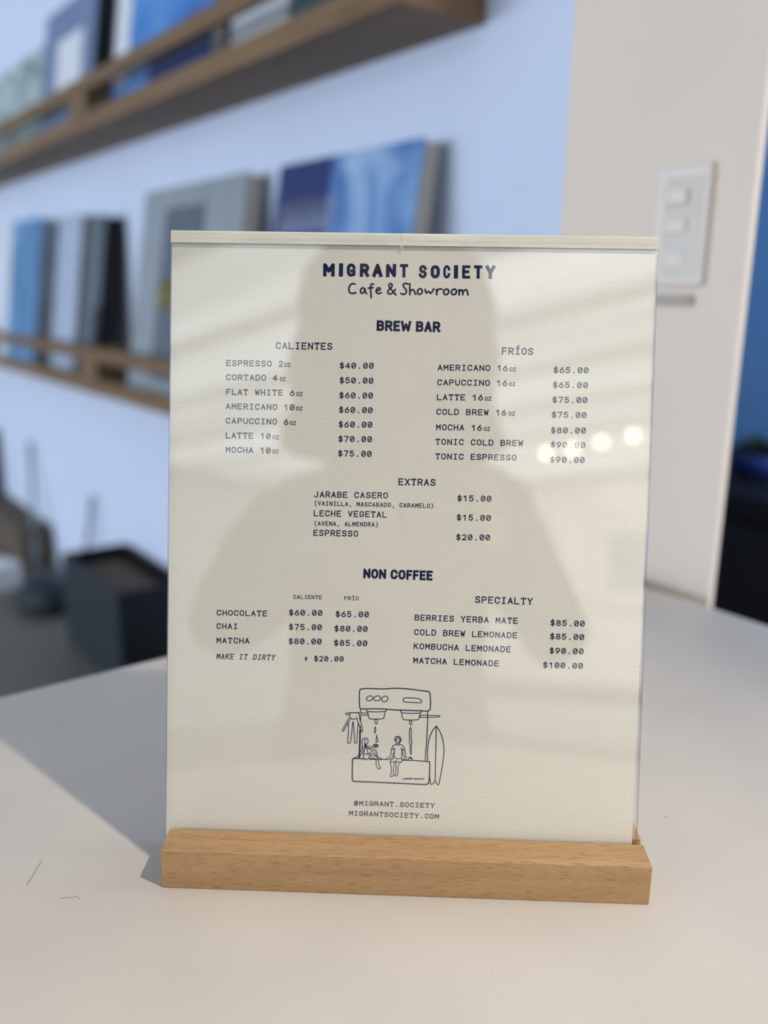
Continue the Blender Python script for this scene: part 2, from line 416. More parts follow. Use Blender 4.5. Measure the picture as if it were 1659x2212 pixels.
DRAWING = [  # points in mm on the sheet, stroke width mm, closed
 ([(-21.7, 67.16), (-18.24, 67.53), (-14.28, 67.44), (-10.98, 67.47), (-6.04, 67.95), (-1.76, 67.94), (2.86, 67.54), (6.82, 67.09), (9.45, 66.84), (9.9, 66.18), (10.32, 62.37), (10.17, 57.79), (5.72, 57.89), (0.78, 57.91), (-4.83, 57.91), (-10.78, 58.24), (-15.4, 58.2), (-19.03, 57.99), (-22.0, 57.9), (-22.17, 61.41), (-22.26, 65.41), (-22.11, 66.58)], 0.4, 1),
 ([(-16.13, 63.51), (-16.09, 63.09), (-16.28, 62.64), (-16.65, 62.24), (-17.17, 61.95), (-17.74, 61.81), (-18.28, 61.84), (-18.71, 62.04), (-18.96, 62.38), (-19.0, 62.8), (-18.82, 63.25), (-18.44, 63.64), (-17.93, 63.94), (-17.36, 64.08), (-16.82, 64.05), (-16.39, 63.85)], 0.32000000000000006, 1),
 ([(-12.63, 63.49), (-12.62, 63.04), (-12.83, 62.59), (-13.24, 62.21), (-13.77, 61.96), (-14.35, 61.87), (-14.89, 61.97), (-15.31, 62.22), (-15.54, 62.61), (-15.55, 63.06), (-15.33, 63.5), (-14.93, 63.88), (-14.4, 64.13), (-13.81, 64.22), (-13.27, 64.13), (-12.86, 63.87)], 0.32000000000000006, 1),
 ([(-9.25, 63.54), (-9.14, 63.05), (-9.26, 62.53), (-9.58, 62.07), (-10.06, 61.72), (-10.62, 61.54), (-11.18, 61.56), (-11.66, 61.78), (-11.97, 62.16), (-12.08, 62.65), (-11.97, 63.16), (-11.65, 63.63), (-11.17, 63.98), (-10.6, 64.16), (-10.04, 64.14), (-9.57, 63.92)], 0.32000000000000006, 1),
 ([(-1.5, 63.68), (2.29, 63.7), (4.93, 63.47), (6.1, 62.74), (6.19, 61.74), (5.3, 61.55), (1.68, 61.58), (-1.62, 61.68), (-2.22, 62.16), (-2.15, 63.16)], 0.32000000000000006, 1),
 ([(-21.51, 57.82), (-21.44, 56.25)], 0.29, 0),
 ([(-21.55, 55.07), (-21.44, 52.73)], 0.29, 0),
 ([(-21.45, 50.05), (-21.37, 43.01), (-21.48, 35.28)], 0.29, 0),
 ([(-21.88, 35.27), (-21.8, 41.32), (-21.81, 48.37)], 0.29, 0),
 ([(9.08, 57.66), (9.15, 52.32), (8.98, 45.63), (8.71, 40.26), (8.5, 35.06)], 0.348, 0),
 ([(9.43, 34.92), (9.47, 38.94)], 0.29, 0),
 ([(-19.02, 57.66), (-18.85, 57.09), (-18.18, 56.78), (-14.05, 56.77), (-10.26, 57.08), (-9.71, 57.6), (-9.62, 58.04)], 0.319, 0),
 ([(-18.28, 56.64), (-17.97, 54.84), (-17.62, 53.68), (-16.95, 53.44), (-13.98, 53.46), (-11.67, 53.63), (-10.85, 54.06), (-10.55, 55.4), (-10.42, 56.88)], 0.319, 0),
 ([(-14.97, 53.33), (-14.87, 51.76), (-14.43, 51.2), (-13.86, 51.22), (-13.81, 53.36)], 0.29, 1),
 ([(-18.26, 56.11), (-21.8, 56.07)], 0.29, 0),
 ([(-18.24, 55.17), (-21.62, 55.14)], 0.29, 0),
 ([(-22.13, 56.12), (-25.94, 56.11), (-27.92, 55.88), (-28.41, 55.53), (-28.07, 55.14), (-26.41, 55.09)], 0.29, 0),
 ([(-3.34, 57.62), (-3.16, 56.96), (-2.66, 56.64), (1.8, 56.54), (5.41, 56.82), (6.07, 57.07), (6.22, 57.74)], 0.319, 0),
 ([(-2.75, 56.47), (-2.45, 54.64), (-2.03, 53.72), (-1.1, 53.48), (1.87, 53.44), (4.5, 53.65), (5.15, 54.04), (5.44, 55.55), (5.58, 56.62)], 0.319, 0),
 ([(0.88, 53.24), (0.98, 51.9), (1.33, 51.15), (1.85, 51.26), (1.87, 53.2)], 0.29, 1),
 ([(5.67, 55.89), (9.06, 55.92), (12.35, 55.92), (14.33, 55.92), (14.83, 55.56), (13.69, 55.2), (9.08, 54.99), (5.69, 54.82)], 0.29, 1),
 ([(-14.64, 50.26), (-14.47, 48.59), (-14.57, 47.08), (-14.9, 46.83), (-15.11, 47.73), (-14.87, 48.91)], 0.261, 1),
 ([(-13.93, 46.6), (-13.8, 44.92), (-13.27, 43.6), (-13.75, 42.65), (-14.25, 42.83), (-14.11, 44.24)], 0.261, 1),
 ([(1.44, 50.48), (1.81, 48.75), (1.76, 46.74), (1.91, 44.4), (2.27, 43.41), (1.97, 42.06), (2.17, 37.71), (1.77, 37.53), (1.48, 38.69), (1.47, 42.04), (1.05, 43.37), (1.13, 45.38), (0.84, 48.05)], 0.29, 1),
 ([(-26.33, 56.0), (-26.56, 53.92), (-27.83, 51.53), (-29.91, 47.62), (-29.14, 47.3), (-28.44, 48.83), (-27.01, 51.56), (-25.73, 53.77)], 0.29, 0),
 ([(-22.3, 56.12), (-21.85, 53.39), (-21.03, 50.73), (-20.3, 47.57), (-20.96, 47.45), (-22.01, 50.04), (-23.18, 53.68)], 0.29, 0),
 ([(-26.33, 56.0), (-22.3, 56.22)], 0.29, 0),
 ([(-25.73, 53.77), (-25.55, 53.11), (-24.22, 53.15), (-23.4, 53.51), (-23.18, 53.85)], 0.29, 0),
 ([(-27.01, 51.56), (-26.93, 47.87), (-27.15, 42.16), (-26.98, 41.9), (-25.82, 42.04), (-25.48, 46.24), (-24.94, 52.46), (-24.67, 50.62), (-24.25, 45.94), (-24.01, 42.26), (-23.77, 42.0), (-22.94, 42.13), (-22.89, 44.64), (-22.6, 51.36)], 0.29, 0),
 ([(-18.09, 44.29), (-19.08, 44.59), (-20.24, 44.22), (-20.71, 43.03), (-20.5, 41.03), (-20.14, 39.36), (-19.46, 38.71), (-19.24, 39.39), (-19.35, 41.4), (-19.45, 43.07), (-19.07, 43.92)], 0.29, 0),
 ([(-18.09, 44.29), (-17.9, 43.12), (-17.72, 42.79), (-17.98, 42.51), (-18.04, 41.94), (-18.7, 41.82)], 0.29, 0),
 ([(-18.86, 41.75), (-18.67, 40.75), (-18.26, 40.16), (-18.82, 39.9), (-19.35, 41.4)], 0.377, 0),
 ([(-18.19, 41.27), (-16.67, 39.97), (-15.38, 41.35), (-14.56, 41.88)], 0.29, 0),
 ([(-18.33, 40.25), (-16.49, 39.2), (-15.02, 40.36), (-14.53, 40.54)], 0.29, 0),
 ([(-13.25, 41.15), (-13.31, 40.87), (-13.49, 40.62), (-13.77, 40.45), (-14.1, 40.39), (-14.43, 40.43), (-14.71, 40.58), (-14.9, 40.82), (-14.97, 41.1), (-14.91, 41.38), (-14.73, 41.63), (-14.46, 41.8), (-14.13, 41.86), (-13.8, 41.82), (-13.52, 41.66), (-13.32, 41.43)], 0.29, 1),
 ([(-14.78, 41.37), (-13.55, 41.07), (-14.53, 40.71), (-13.72, 41.57)], 0.23199999999999998, 0),
 ([(-19.9, 39.03), (-19.61, 38.03), (-19.93, 37.35)], 0.29, 0),
 ([(-17.99, 39.76), (-18.13, 38.41), (-17.78, 37.42)], 0.29, 0),
 ([(-19.93, 37.28), (-18.6, 37.06), (-16.94, 37.11), (-16.82, 36.1), (-18.21, 34.31), (-19.38, 35.01), (-19.84, 36.01)], 0.319, 1),
 ([(-20.16, 40.53), (-21.27, 37.98), (-22.55, 35.59), (-23.87, 35.28)], 0.29, 0),
 ([(-19.89, 38.86), (-20.92, 36.98), (-21.71, 35.44)], 0.29, 0),
 ([(-17.28, 37.43), (-15.0, 39.18), (-14.34, 39.2), (-13.82, 38.21), (-13.45, 36.21), (-12.6, 35.4)], 0.29, 0),
 ([(-16.6, 36.78), (-14.8, 37.85), (-14.29, 36.85), (-13.61, 36.04)], 0.29, 0),
 ([(-16.76, 36.11), (-14.94, 36.5), (-13.61, 36.04), (-12.91, 34.55), (-12.7, 32.2), (-11.67, 30.82), (-12.65, 30.18), (-13.5, 31.0), (-13.92, 32.16), (-13.9, 34.18), (-14.42, 35.34), (-17.07, 35.09)], 0.29, 0),
 ([(-12.6, 35.4), (-11.44, 35.26), (-11.59, 34.82), (-12.75, 34.72)], 0.29, 0),
 ([(-5.5, 43.5), (-5.69, 44.5), (-5.21, 45.52), (-4.29, 45.79), (-3.23, 45.42), (-2.81, 44.43), (-3.02, 43.41), (-3.66, 42.72)], 0.348, 0),
 ([(-5.34, 43.68), (-4.82, 42.85), (-4.22, 42.54), (-3.67, 42.89), (-3.26, 43.74), (-3.48, 44.84), (-4.22, 45.22), (-4.93, 44.7)], 0.29, 1),
 ([(-4.59, 44.27), (-4.48, 43.87)], 0.29, 0),
 ([(-4.75, 42.59), (-4.74, 41.92), (-4.13, 41.6), (-3.48, 41.96), (-3.5, 42.63)], 0.29, 0),
 ([(-4.74, 41.92), (-6.28, 41.64), (-6.69, 40.45), (-7.13, 39.76), (-6.07, 39.53), (-5.7, 40.48)], 0.29, 0),
 ([(-3.48, 41.96), (-1.99, 41.77), (-1.3, 40.62), (-0.95, 39.79), (-1.94, 39.59), (-2.52, 40.58)], 0.29, 0),
 ([(-5.7, 40.48), (-5.73, 35.95)], 0.29, 0),
 ([(-2.52, 40.58), (-2.19, 35.89)], 0.29, 0),
 ([(-7.07, 39.6), (-7.19, 37.75), (-7.97, 35.71), (-9.35, 35.33), (-9.11, 34.73), (-7.62, 34.88), (-6.49, 36.09), (-5.88, 38.46)], 0.29, 0),
 ([(-0.95, 39.79), (-0.75, 37.95), (-0.1, 35.62), (-0.18, 34.88), (-1.68, 35.24)], 0.29, 0),
 ([(-1.94, 39.59), (-1.73, 37.58), (-0.86, 35.77)], 0.29, 0),
 ([(-5.73, 35.85), (-7.6, 34.04), (-7.42, 33.38), (-5.95, 34.09), (-5.12, 33.78), (-4.64, 34.81)], 0.29, 0),
 ([(-5.73, 35.85), (-3.99, 35.33), (-2.18, 35.72), (-2.14, 33.88), (-3.13, 33.68), (-3.97, 34.16), (-4.88, 33.46)], 0.29, 0),
 ([(-7.52, 33.37), (-6.96, 31.71), (-6.82, 28.69), (-7.52, 27.32), (-6.62, 26.91), (-5.81, 27.71), (-5.95, 31.07), (-5.45, 33.77)], 0.29, 0),
 ([(-4.88, 33.46), (-4.73, 31.11), (-4.83, 28.41), (-5.47, 27.45), (-4.15, 27.33), (-3.7, 29.46), (-4.07, 31.3), (-3.13, 33.68)], 0.29, 0),
 ([(0.64, 35.14), (1.11, 36.06), (1.77, 36.35), (2.37, 36.04), (2.36, 34.96)], 0.348, 0),
 ([(1.22, 35.83), (2.34, 35.87)], 0.29, 0),
 ([(-23.86, 34.94), (-19.55, 34.84)], 0.4, 0),
 ([(-17.06, 34.75), (-9.11, 34.9)], 0.36000000000000004, 0),
 ([(-2.16, 34.82), (2.96, 34.88), (10.57, 34.45)], 0.4, 0),
 ([(-23.86, 34.94), (-24.52, 34.85), (-24.78, 34.57), (-24.81, 29.46), (-24.72, 24.74), (-24.14, 24.15), (-16.67, 24.16), (-6.72, 24.04), (1.56, 23.91), (7.85, 23.78), (9.83, 24.01), (10.41, 24.53), (10.62, 29.58), (10.57, 34.45)], 0.44000000000000006, 0),
 ([(13.13, 51.1), (11.53, 49.05), (10.13, 45.66), (9.55, 42.3), (9.4, 38.94), (9.56, 35.09)], 0.33349999999999996, 0),
 ([(10.54, 28.57), (11.32, 23.62), (12.62, 24.6), (13.25, 25.8), (13.78, 24.64), (14.86, 23.57), (15.67, 28.06), (16.66, 34.81), (17.03, 39.85), (16.42, 44.52), (15.18, 48.16), (13.13, 51.1)], 0.33349999999999996, 0),
 ([(13.07, 50.94), (13.18, 42.41), (13.19, 32.35), (13.25, 25.8)], 0.348, 0),
 ([(-1.65, 26.77), (-1.63, 25.83), (-0.83, 25.85)], 0.2, 0),
 ([(-0.67, 25.85), (-0.68, 26.46), (-0.02, 26.48), (-0.01, 25.87)], 0.2, 0),
 ([(-0.68, 26.16), (-0.01, 26.18)], 0.2, 0),
 ([(0.32, 25.88), (0.31, 26.49), (1.17, 26.51), (1.18, 25.91)], 0.2, 0),
 ([(0.74, 26.5), (0.75, 25.96)], 0.2, 0),
 ([(1.55, 25.92), (1.53, 26.52), (2.19, 26.54), (2.21, 25.94)], 0.2, 0),
 ([(1.54, 26.22), (2.2, 26.24)], 0.2, 0),
 ([(2.51, 25.94), (2.49, 26.55), (3.15, 26.57)], 0.2, 0),
 ([(3.42, 26.57), (4.14, 26.6), (3.5, 25.97), (4.23, 25.99)], 0.2, 0),
 ([(4.49, 26.0), (4.48, 26.6), (5.14, 26.62), (5.15, 26.02), (4.49, 26.0)], 0.2, 0),
 ([(6.13, 26.65), (5.47, 26.63), (5.48, 26.03), (6.21, 26.05)], 0.2, 0),
 ([(7.12, 26.68), (6.46, 26.66), (6.47, 26.05), (7.2, 26.08)], 0.2, 0),
 ([(7.46, 26.08), (7.45, 26.69), (8.11, 26.71), (8.12, 26.1), (7.46, 26.08)], 0.2, 0),
]

# ------------------------------------------------------------------ the room
FW, BW, LE, RE, CH = -6.4, 0.69, -5.2, 6.9, 2.4
struct('floor', box(NB(), LE, RE + 0.1, FW - 0.1, 2.0, -0.1, 0), 'floor')
struct('ceiling', box(NB(), LE, RE + 0.1, FW - 0.1, 2.0, CH, CH + 0.1), 'ceiling')
struct('wall_back', box(NB(), LE, -0.44, BW, BW + 0.1, 0, CH), 'wall')
struct('wall_back_right', box(NB(), 0.75, RE, BW, BW + 0.1, 0, CH), 'white')
struct('wall_partition', box(NB(), -0.357, -0.154, 0.470, 0.478, 0, CH), 'beige')
struct('wall_niche', box(NB(), -2.2, 0.85, 1.6, 1.7, 0, CH), 'blue')
struct('wall_niche_left', box(NB(), -2.3, -2.2, BW + 0.1, 1.7, 0, CH), 'white')
struct('wall_niche_right', box(NB(), 0.85, 0.95, BW + 0.1, 1.7, 0, CH), 'white')
struct('wall_left', box(NB(), LE - 0.1, LE, FW, BW + 0.1, 0, CH), 'white')
struct('wall_right', box(NB(), RE, RE + 0.1, FW, BW + 0.1, 0, CH), 'white')
bm = NB()
box(bm, LE, RE, FW - 0.1, FW, 0, 0.35); box(bm, LE, RE, FW - 0.1, FW, 2.15, CH)
box(bm, LE, -4.9, FW - 0.1, FW, 0.35, 2.15); box(bm, 3.4, RE, FW - 0.1, FW, 0.35, 2.15)
struct('wall_front', bm, 'white')
win = bpy.data.objects.new('window_1', None); C.objects.link(win); win['kind'] = 'structure'
bm = NB()
for k in range(6): box(bm, -4.9 + k * 1.66 - 0.03, -4.9 + k * 1.66 + 0.03, FW - 0.08, FW - 0.02, 0.35, 2.15)
box(bm, -4.9, 3.4, FW - 0.08, FW - 0.02, 0.35, 0.41); box(bm, -4.9, 3.4, FW - 0.08, FW - 0.02, 2.09, 2.15)
struct('window_frame', bm, 'black', win)
struct('window_pane', box(NB(), -4.87, 3.37, FW - 0.054, FW - 0.048, 0.41, 2.09), 'clear', win)
for k in range(9):                       # painted beams under the ceiling
    x = 0.9 + 0.7 * k
    struct('trim_%d' % (k + 1), box(NB(), x - 0.035, x + 0.035, FW + 0.02, BW - 0.02, CH - 0.07, CH), 'ceiling')

glow = bpy.data.objects.new('ceiling_glow_panels', None); C.objects.link(glow); glow['kind'] = 'structure'  # glowing panels added between the beams to brighten what the card reflects
for k in range(1, 8):
    x = 0.9 + 0.7 * k
    struct('glow_panel', box(NB(), x + 0.04, x + 0.66, -6.2, -0.75, CH - 0.02, CH - 0.001), 'glow', glow)

# ------------------------------------------------------------------ table
TX0, TX1, TY0, TY1 = -0.3075, 0.46, -0.31, 0.449
tbl = thing('cafe_table', 'square cafe table with pale speckled stone top, under the menu stand', 'table', (0.075, 0.07, 0))
link('table_top', box(NB(), TX0 - 0.075, TX1 - 0.075, TY0 - 0.07, TY1 - 0.07, TT - 0.03, TT), 'quartz', tbl, bevel=0.0015)
link('pedestal', lathe(NB(), [(0.035, 0.02), (0.035, TT - 0.031)]), 'black', tbl, True)
link('foot_plate', lathe(NB(), [(0.23, 0.0), (0.23, 0.012), (0.05, 0.02)]), 'black', tbl)
def table_mark(pts, r_):
    o = link('surface_scratch', tube(NB(), [(x - 0.075, y - 0.07, TT + 0.0001) for x, y in pts], r_, 6), 'scratch', tbl); return o
M['scratch'] = mat('scratch_grey', (0.32, 0.30, 0.28), 0.8, 0.1)
table_mark([(-0.105, -0.1325), (-0.1095, -0.1289), (-0.1129, -0.1263), (-0.1183, -0.1223)], 0.00022); table_mark([(-0.087, -0.1233), (-0.0858, -0.1207), (-0.0844, -0.1192), (-0.0846, -0.1175), (-0.0819, -0.1163)], 0.00016); table_mark([(0.0305, 0.1471), (0.0319, 0.1483)], 0.00025)
# ------------------------------------------------------------------ sign stand (local X along its width, Y away from the reader)
LEAN = 0.196334; HF = 0.01909; D1 = 0.01626; WB = 0.2165
stand = thing('menu_stand', 'tabletop menu stand with beech base and clear acrylic holder', 'menu stand', (0, 0, TT), (0, 0, TURN))
def extrude_x(bm, prof, x0, x1):
    a = [bm.verts.new((x0, y, z)) for y, z in prof]; b = [bm.verts.new((x1, y, z)) for y, z in prof]
    n = len(prof)
    for i in range(n): bm.faces.new((a[i], a[(i + 1) % n], b[(i + 1) % n], b[i]))
    bm.faces.new(a[::-1]); bm.faces.new(b)
    return bm
tn = math.tan(LEAN); sd_ = 0.012; D2 = 0.0203; DR = 0.034
prof = [(0, 0), (0, HF), (D1, HF), (D1 - sd_ * tn, HF - sd_), (D2 - sd_ * tn, HF - sd_), (D2, HF), (DR, HF), (DR, 0)]
link('wooden_base', extrude_x(NB(), prof, -WB / 2, WB / 2), 'beech', stand, bevel=0.0005)
# everything in the holder is laid out in mm on the leaning plane: x along the width, y up the lean, z towards the reader
holder = Vector((0, D1 + 0.0001, HF)); LROT = (R(90) - LEAN, 0, 0)
mm = 0.001
def plate(bm, quad, z0, z1, edge=0):
    a = [bm.verts.new((x * mm, y * mm, z0 * mm)) for x, y in quad]; b = [bm.verts.new((x * mm, y * mm, z1 * mm)) for x, y in quad]
    n = len(quad)
    for i in range(n):
        f = bm.faces.new((a[i], a[(i + 1) % n], b[(i + 1) % n], b[i])); f.material_index = edge if i in (1, 3) else 0
    bm.faces.new(a[::-1]); bm.faces.new(b); return bm
AQ = [(-110.7, -11.6), (105.5, -11.6), (105.5, 268.0), (-110.7, 268.0)]
fp = link('front_panel', plate(NB(), AQ, -1.3, -0.15, 1), 'clear', stand)
bp_ = link('back_panel', plate(NB(), AQ, -3.1, -1.95, 1), 'clear', stand)
for o in (fp, bp_): o.data.materials.append(M['edge'])          # sawn edges of the sheet look greyer
# the acrylic is folded over at the top: a rounded lip with a small split, its caught light put into a pale colour
bm = NB()
lip = [(268.0, -3.1), (268.0, -0.15), (269.0, 0.0), (271.2, -0.1), (272.1, -0.7), (272.2, -1.6), (271.9, -2.6), (271.0, -3.1)]
for x0, x1 in ((-110.6, -7.86), (-7.74, 105.4)):
    a = [bm.verts.new((x0 * mm, t * mm, z * mm)) for t, z in lip]; b = [bm.verts.new((x1 * mm, t * mm, z * mm)) for t, z in lip]
    n = len(lip)
    for i in range(n): bm.faces.new((a[i], a[(i + 1) % n], b[(i + 1) % n], b[i]))
    bm.faces.new(a[::-1]); bm.faces.new(b)
fl = link('folded_lip', bm, 'fold', stand)
bm = NB()
plate(bm, [(-110.6, 266.6), (105.4, 266.6), (105.4, 268.0), (-110.6, 268.0)], -0.14, 0.0)
fr = link('fold_ridge', bm, 'fold', stand)
bm = NB()
plate(bm, [(-7.9, 265.2), (-7.6, 265.2), (-7.7, 268.0), (-8.2, 268.0)], -0.14, 0.02); plate(bm, [(-6.9, 264.8), (-6.6, 264.9), (-7.2, 268.0), (-7.5, 268.0)], -0.14, 0.02)
cr = link('split_mark', bm, 'fold', stand)
for o in (fp, bp_, fl, fr, cr): o.location = holder; o.rotation_euler = LROT

# ------------------------------------------------------------------ menu card with its printing
hm = Matrix.Rotation(TURN, 4, 'Z') @ Matrix.Translation(holder) @ Matrix.Rotation(LROT[0], 4, 'X')
hm = Matrix.Translation((0, 0, TT)) @ hm
card = link('menu_card', plate(NB(), [(-110.5, -9.0), (103.5, -9.0), (105.4, 267.9), (-110.4, 267.9)], -1.85, -1.5), 'paper')
card.matrix_world = hm
tag(card, 'cream cafe menu card with navy printing, held in the clear stand', 'menu')
ZI = -1.47      # ink lies on the card's face, under the acrylic

def stroke(bm, pts, sw, closed=False, cap='square', z=ZI, ends=(True, True)):
    """A line of even width on the card as a flat ribbon with mitred corners."""
    P = [Vector((float(a), float(b))) for a, b in pts]
    Q = [P[0]]
    for p in P[1:]:
        if (p - Q[-1]).length > 1e-4: Q.append(p)
    if closed and (Q[0] - Q[-1]).length < 1e-4: Q.pop()
    P = Q; n = len(P); h = sw / 2
    if n < 2: return
    if not closed:                           # part the line at hairpin corners and round the joint
        for i in range(1, n - 1):
            if (P[i] - P[i - 1]).normalized().dot((P[i + 1] - P[i]).normalized()) < -0.2:
                stroke(bm, P[:i + 1], sw, False, cap, z, (ends[0], False)); stroke(bm, P[i:], sw, False, cap, z, (False, ends[1]))
                disc(bm, P[i].x, P[i].y, h, z); return
    if not closed and cap == 'square':
        P = list(P); e0 = (P[1] - P[0]).normalized() * h; e1 = (P[-1] - P[-2]).normalized() * h
        if ends[0]: P[0] = P[0] - e0
        if ends[1]: P[-1] = P[-1] + e1
    lv, rv = [], []
    for i in range(n):
        d0 = (P[i] - P[i - 1]).normalized() if (i > 0 or closed) else None
        d1 = (P[(i + 1) % n] - P[i]).normalized() if (i < n - 1 or closed) else None
        if d0 is None: d0 = d1
        if d1 is None: d1 = d0
        n0 = Vector((-d0.y, d0.x)); n1 = Vector((-d1.y, d1.x)); mt = n0 + n1
        if mt.length < 1e-3: mt = n0.copy(); k = h
        else:
            mt.normalize(); k = h / max(mt.dot(n0), 0.72)
        lv.append(bm.verts.new(((P[i].x + mt.x * k) * mm, (P[i].y + mt.y * k) * mm, z * mm)))
        rv.append(bm.verts.new(((P[i].x - mt.x * k) * mm, (P[i].y - mt.y * k) * mm, z * mm)))
    for i in range(n if closed else n - 1):
        j = (i + 1) % n
        bm.faces.new((lv[i], rv[i], rv[j], lv[j]))
    if cap == 'round' and not closed:
        for c in (P[0], P[-1]): disc(bm, c.x, c.y, h, z)
def disc(bm, x, y, r, z=ZI, n=12):
    bm.faces.new([bm.verts.new(((x + r * math.cos(2 * math.pi * k / n)) * mm, (y + r * math.sin(2 * math.pi * k / n)) * mm, z * mm)) for k in range(n)])

def arc(cx, cy, rx, ry, a0, a1, n=9):
    return [(cx + rx * math.cos(R(a0 + (a1 - a0) * i / (n - 1))), cy + ry * math.sin(R(a0 + (a1 - a0) * i / (n - 1)))) for i in range(n)]
OVAL = arc(.5, .66, .5, .34, 0, 180) + arc(.5, .34, .5, .34, 180, 360)
CEE = arc(.5, .66, .5, .34, 15, 180) + arc(.5, .34, .5, .34, 180, 345)
ESS = arc(.5, .755, .47, .245, 18, 265) + arc(.5, .255, .5, .255, 85, -162)
PEE = [(0, 0), (0, 1), (.6, 1)] + arc(.6, .735, .4, .265, 90, -90) + [(0, .47)]
G = {   # letter skeletons in a unit box: (points, closed)
 'A': [([(0, 0), (.5, 1), (1, 0)], 0), ([(.2, .33), (.8, .33)], 0)],
 'B': [([(0, 0), (0, 1), (.6, 1)] + arc(.6, .77, .34, .23, 90, -90) + [(0, .54)], 0), ([(.6, .54)] + arc(.64, .27, .36, .27, 90, -90) + [(0, 0)], 0)],
 'C': [(CEE, 0)],
 'D': [([(0, 0), (0, 1), (.4, 1)] + arc(.42, .64, .58, .36, 90, 0) + arc(.42, .36, .58, .36, 0, -90), 1)],
 'E': [([(1, 1), (0, 1), (0, 0), (1, 0)], 0), ([(0, .52), (.82, .52)], 0)],
 'F': [([(1, 1), (0, 1), (0, 0)], 0), ([(0, .5), (.82, .5)], 0)],
 'G': [(CEE[:-3] + [(1, .2), (1, .46), (.55, .46)], 0)],
 'H': [([(0, 0), (0, 1)], 0), ([(1, 0), (1, 1)], 0), ([(0, .5), (1, .5)], 0)],
 'I': [([(.5, 0), (.5, 1)], 0)],
 'J': [([(.88, 1), (.88, .32)] + arc(.45, .32, .43, .32, 0, -165), 0)],
 'K': [([(0, 0), (0, 1)], 0), ([(.95, 1), (.02, .4)], 0), ([(.34, .6), (1, 0)], 0)],
 'L': [([(0, 1), (0, 0), (1, 0)], 0)],
 'M': [([(0, 0), (0, 1), (.5, .38), (1, 1), (1, 0)], 0)],
 'N': [([(0, 0), (0, 1), (1, 0), (1, 1)], 0)],
 'O': [(OVAL, 1)],
 'P': [(PEE, 0)],
 'R': [(PEE, 0), ([(.52, .47), (1, 0)], 0)],
 'S': [(ESS, 0)],
 'T': [([(0, 1), (1, 1)], 0), ([(.5, 1), (.5, 0)], 0)],
 'U': [([(0, 1), (0, .35)] + arc(.5, .35, .5, .35, 180, 360) + [(1, 1)], 0)],
 'V': [([(0, 1), (.5, 0), (1, 1)], 0)],
 'W': [([(0, 1), (.2, 0), (.5, .72), (.8, 0), (1, 1)], 0)],
 'X': [([(0, 1), (1, 0)], 0), ([(0, 0), (1, 1)], 0)],
 'Y': [([(0, 1), (.5, .45), (1, 1)], 0), ([(.5, .45), (.5, 0)], 0)],
 '0': [(OVAL, 1), ([(.2, .27), (.8, .73)], 0)],
 '1': [([(.1, .74), (.58, 1), (.58, 0)], 0)],
 '2': [(arc(.5, .69, .46, .31, 165, -25) + [(.02, 0), (1, 0)], 0)],
 '4': [([(.72, 0), (.72, 1), (0, .28), (1, .28)], 0)],
 '5': [([(.92, 1), (.14, 1), (.08, .52)] + arc(.47, .33, .5, .33, 125, -155), 0)],
 '6': [(arc(.5, .32, .5, .32, 0, 345, 14), 1), ([(.72, 1), (.22, .62), (.02, .36)], 0)],
 '7': [([(0, 1), (1, 1), (.35, 0)], 0)],
 '8': [(arc(.5, .765, .42, .235, 0, 345, 14), 1), (arc(.5, .27, .5, .27, 0, 345, 14), 1)],
 '9': [(arc(.5, .68, .5, .32, 0, 345, 14), 1), ([(.28, 0), (.78, .38), (.98, .64)], 0)],
 '$': [([(.5 + (x - .5) * .95, .06 + y * .88) for x, y in ESS], 0), ([(.5, -.12), (.5, 1.12)], 0)],
 '(': [([(.75, 1.12), (.4, .8), (.3, .45), (.4, .1), (.75, -.2)], 0)],
 ')': [([(.25, 1.12), (.6, .8), (.7, .45), (.6, .1), (.25, -.2)], 0)],
 '+': [([(.1, .45), (.9, .45)], 0), ([(.5, .05), (.5, .85)], 0)],
 ',': [([(.55, .08), (.4, -.25)], 0)],
 'o': [(OVAL, 1)],
 'z': [([(0, 1), (1, 1), (0, 0), (1, 0)], 0)],
 '@': [(arc(.5, .45, .5, .55, -60, -350, 18), 0), (arc(.55, .42, .24, .27, 0, 345, 10), 1), ([(.8, .66), (.8, .3), (.98, .3)], 0)],
}
HEAVY = {'C': [([(1, .74)] + arc(.5, .68, .5, .32, 40, 180, 7) + arc(.5, .32, .5, .32, 180, 320, 7) + [(1, .26)], 0)],
 'G': [([(1, .76)] + arc(.5, .68, .5, .32, 40, 180, 7) + arc(.5, .32, .5, .32, 180, 300, 7) + [(1, .08), (1, .42), (.66, .42)], 0)],
 'S': [([(.98, .80)] + arc(.5, .755, .46, .245, 40, 250, 8) + arc(.5, .255, .5, .255, 70, -140, 8) + [(0, .2)], 0)]}
SERIF = {'I': [((.1, 0), (.9, 0)), ((.1, 1), (.9, 1))], 'T': [((0, 1), (0, .82)), ((1, 1), (1, .82)), ((.3, 0), (.7, 0))],
         'M': [((-.06, 1), (.1, 1)), ((.9, 1), (1.06, 1))], 'N': [((-.06, 1), (.1, 1))], 'X': [((-.05, 1), (.2, 1)), ((.8, 1), (1.05, 1)), ((-.05, 0), (.2, 0)), ((.8, 0), (1.05, 0))],
         'Y': [((-.05, 1), (.22, 1)), ((.78, 1), (1.05, 1)), ((.28, 0), (.72, 0))], 'W': [((-.05, 1), (.15, 1)), ((.85, 1), (1.05, 1))],
         'C': [((1, .8), (1, .95))], 'S': [((.96, .8), (.96, .95)), ((.02, .05), (.02, .2))], 'A': [((-.04, 0), (.08, 0)), ((.92, 0), (1.04, 0))]}

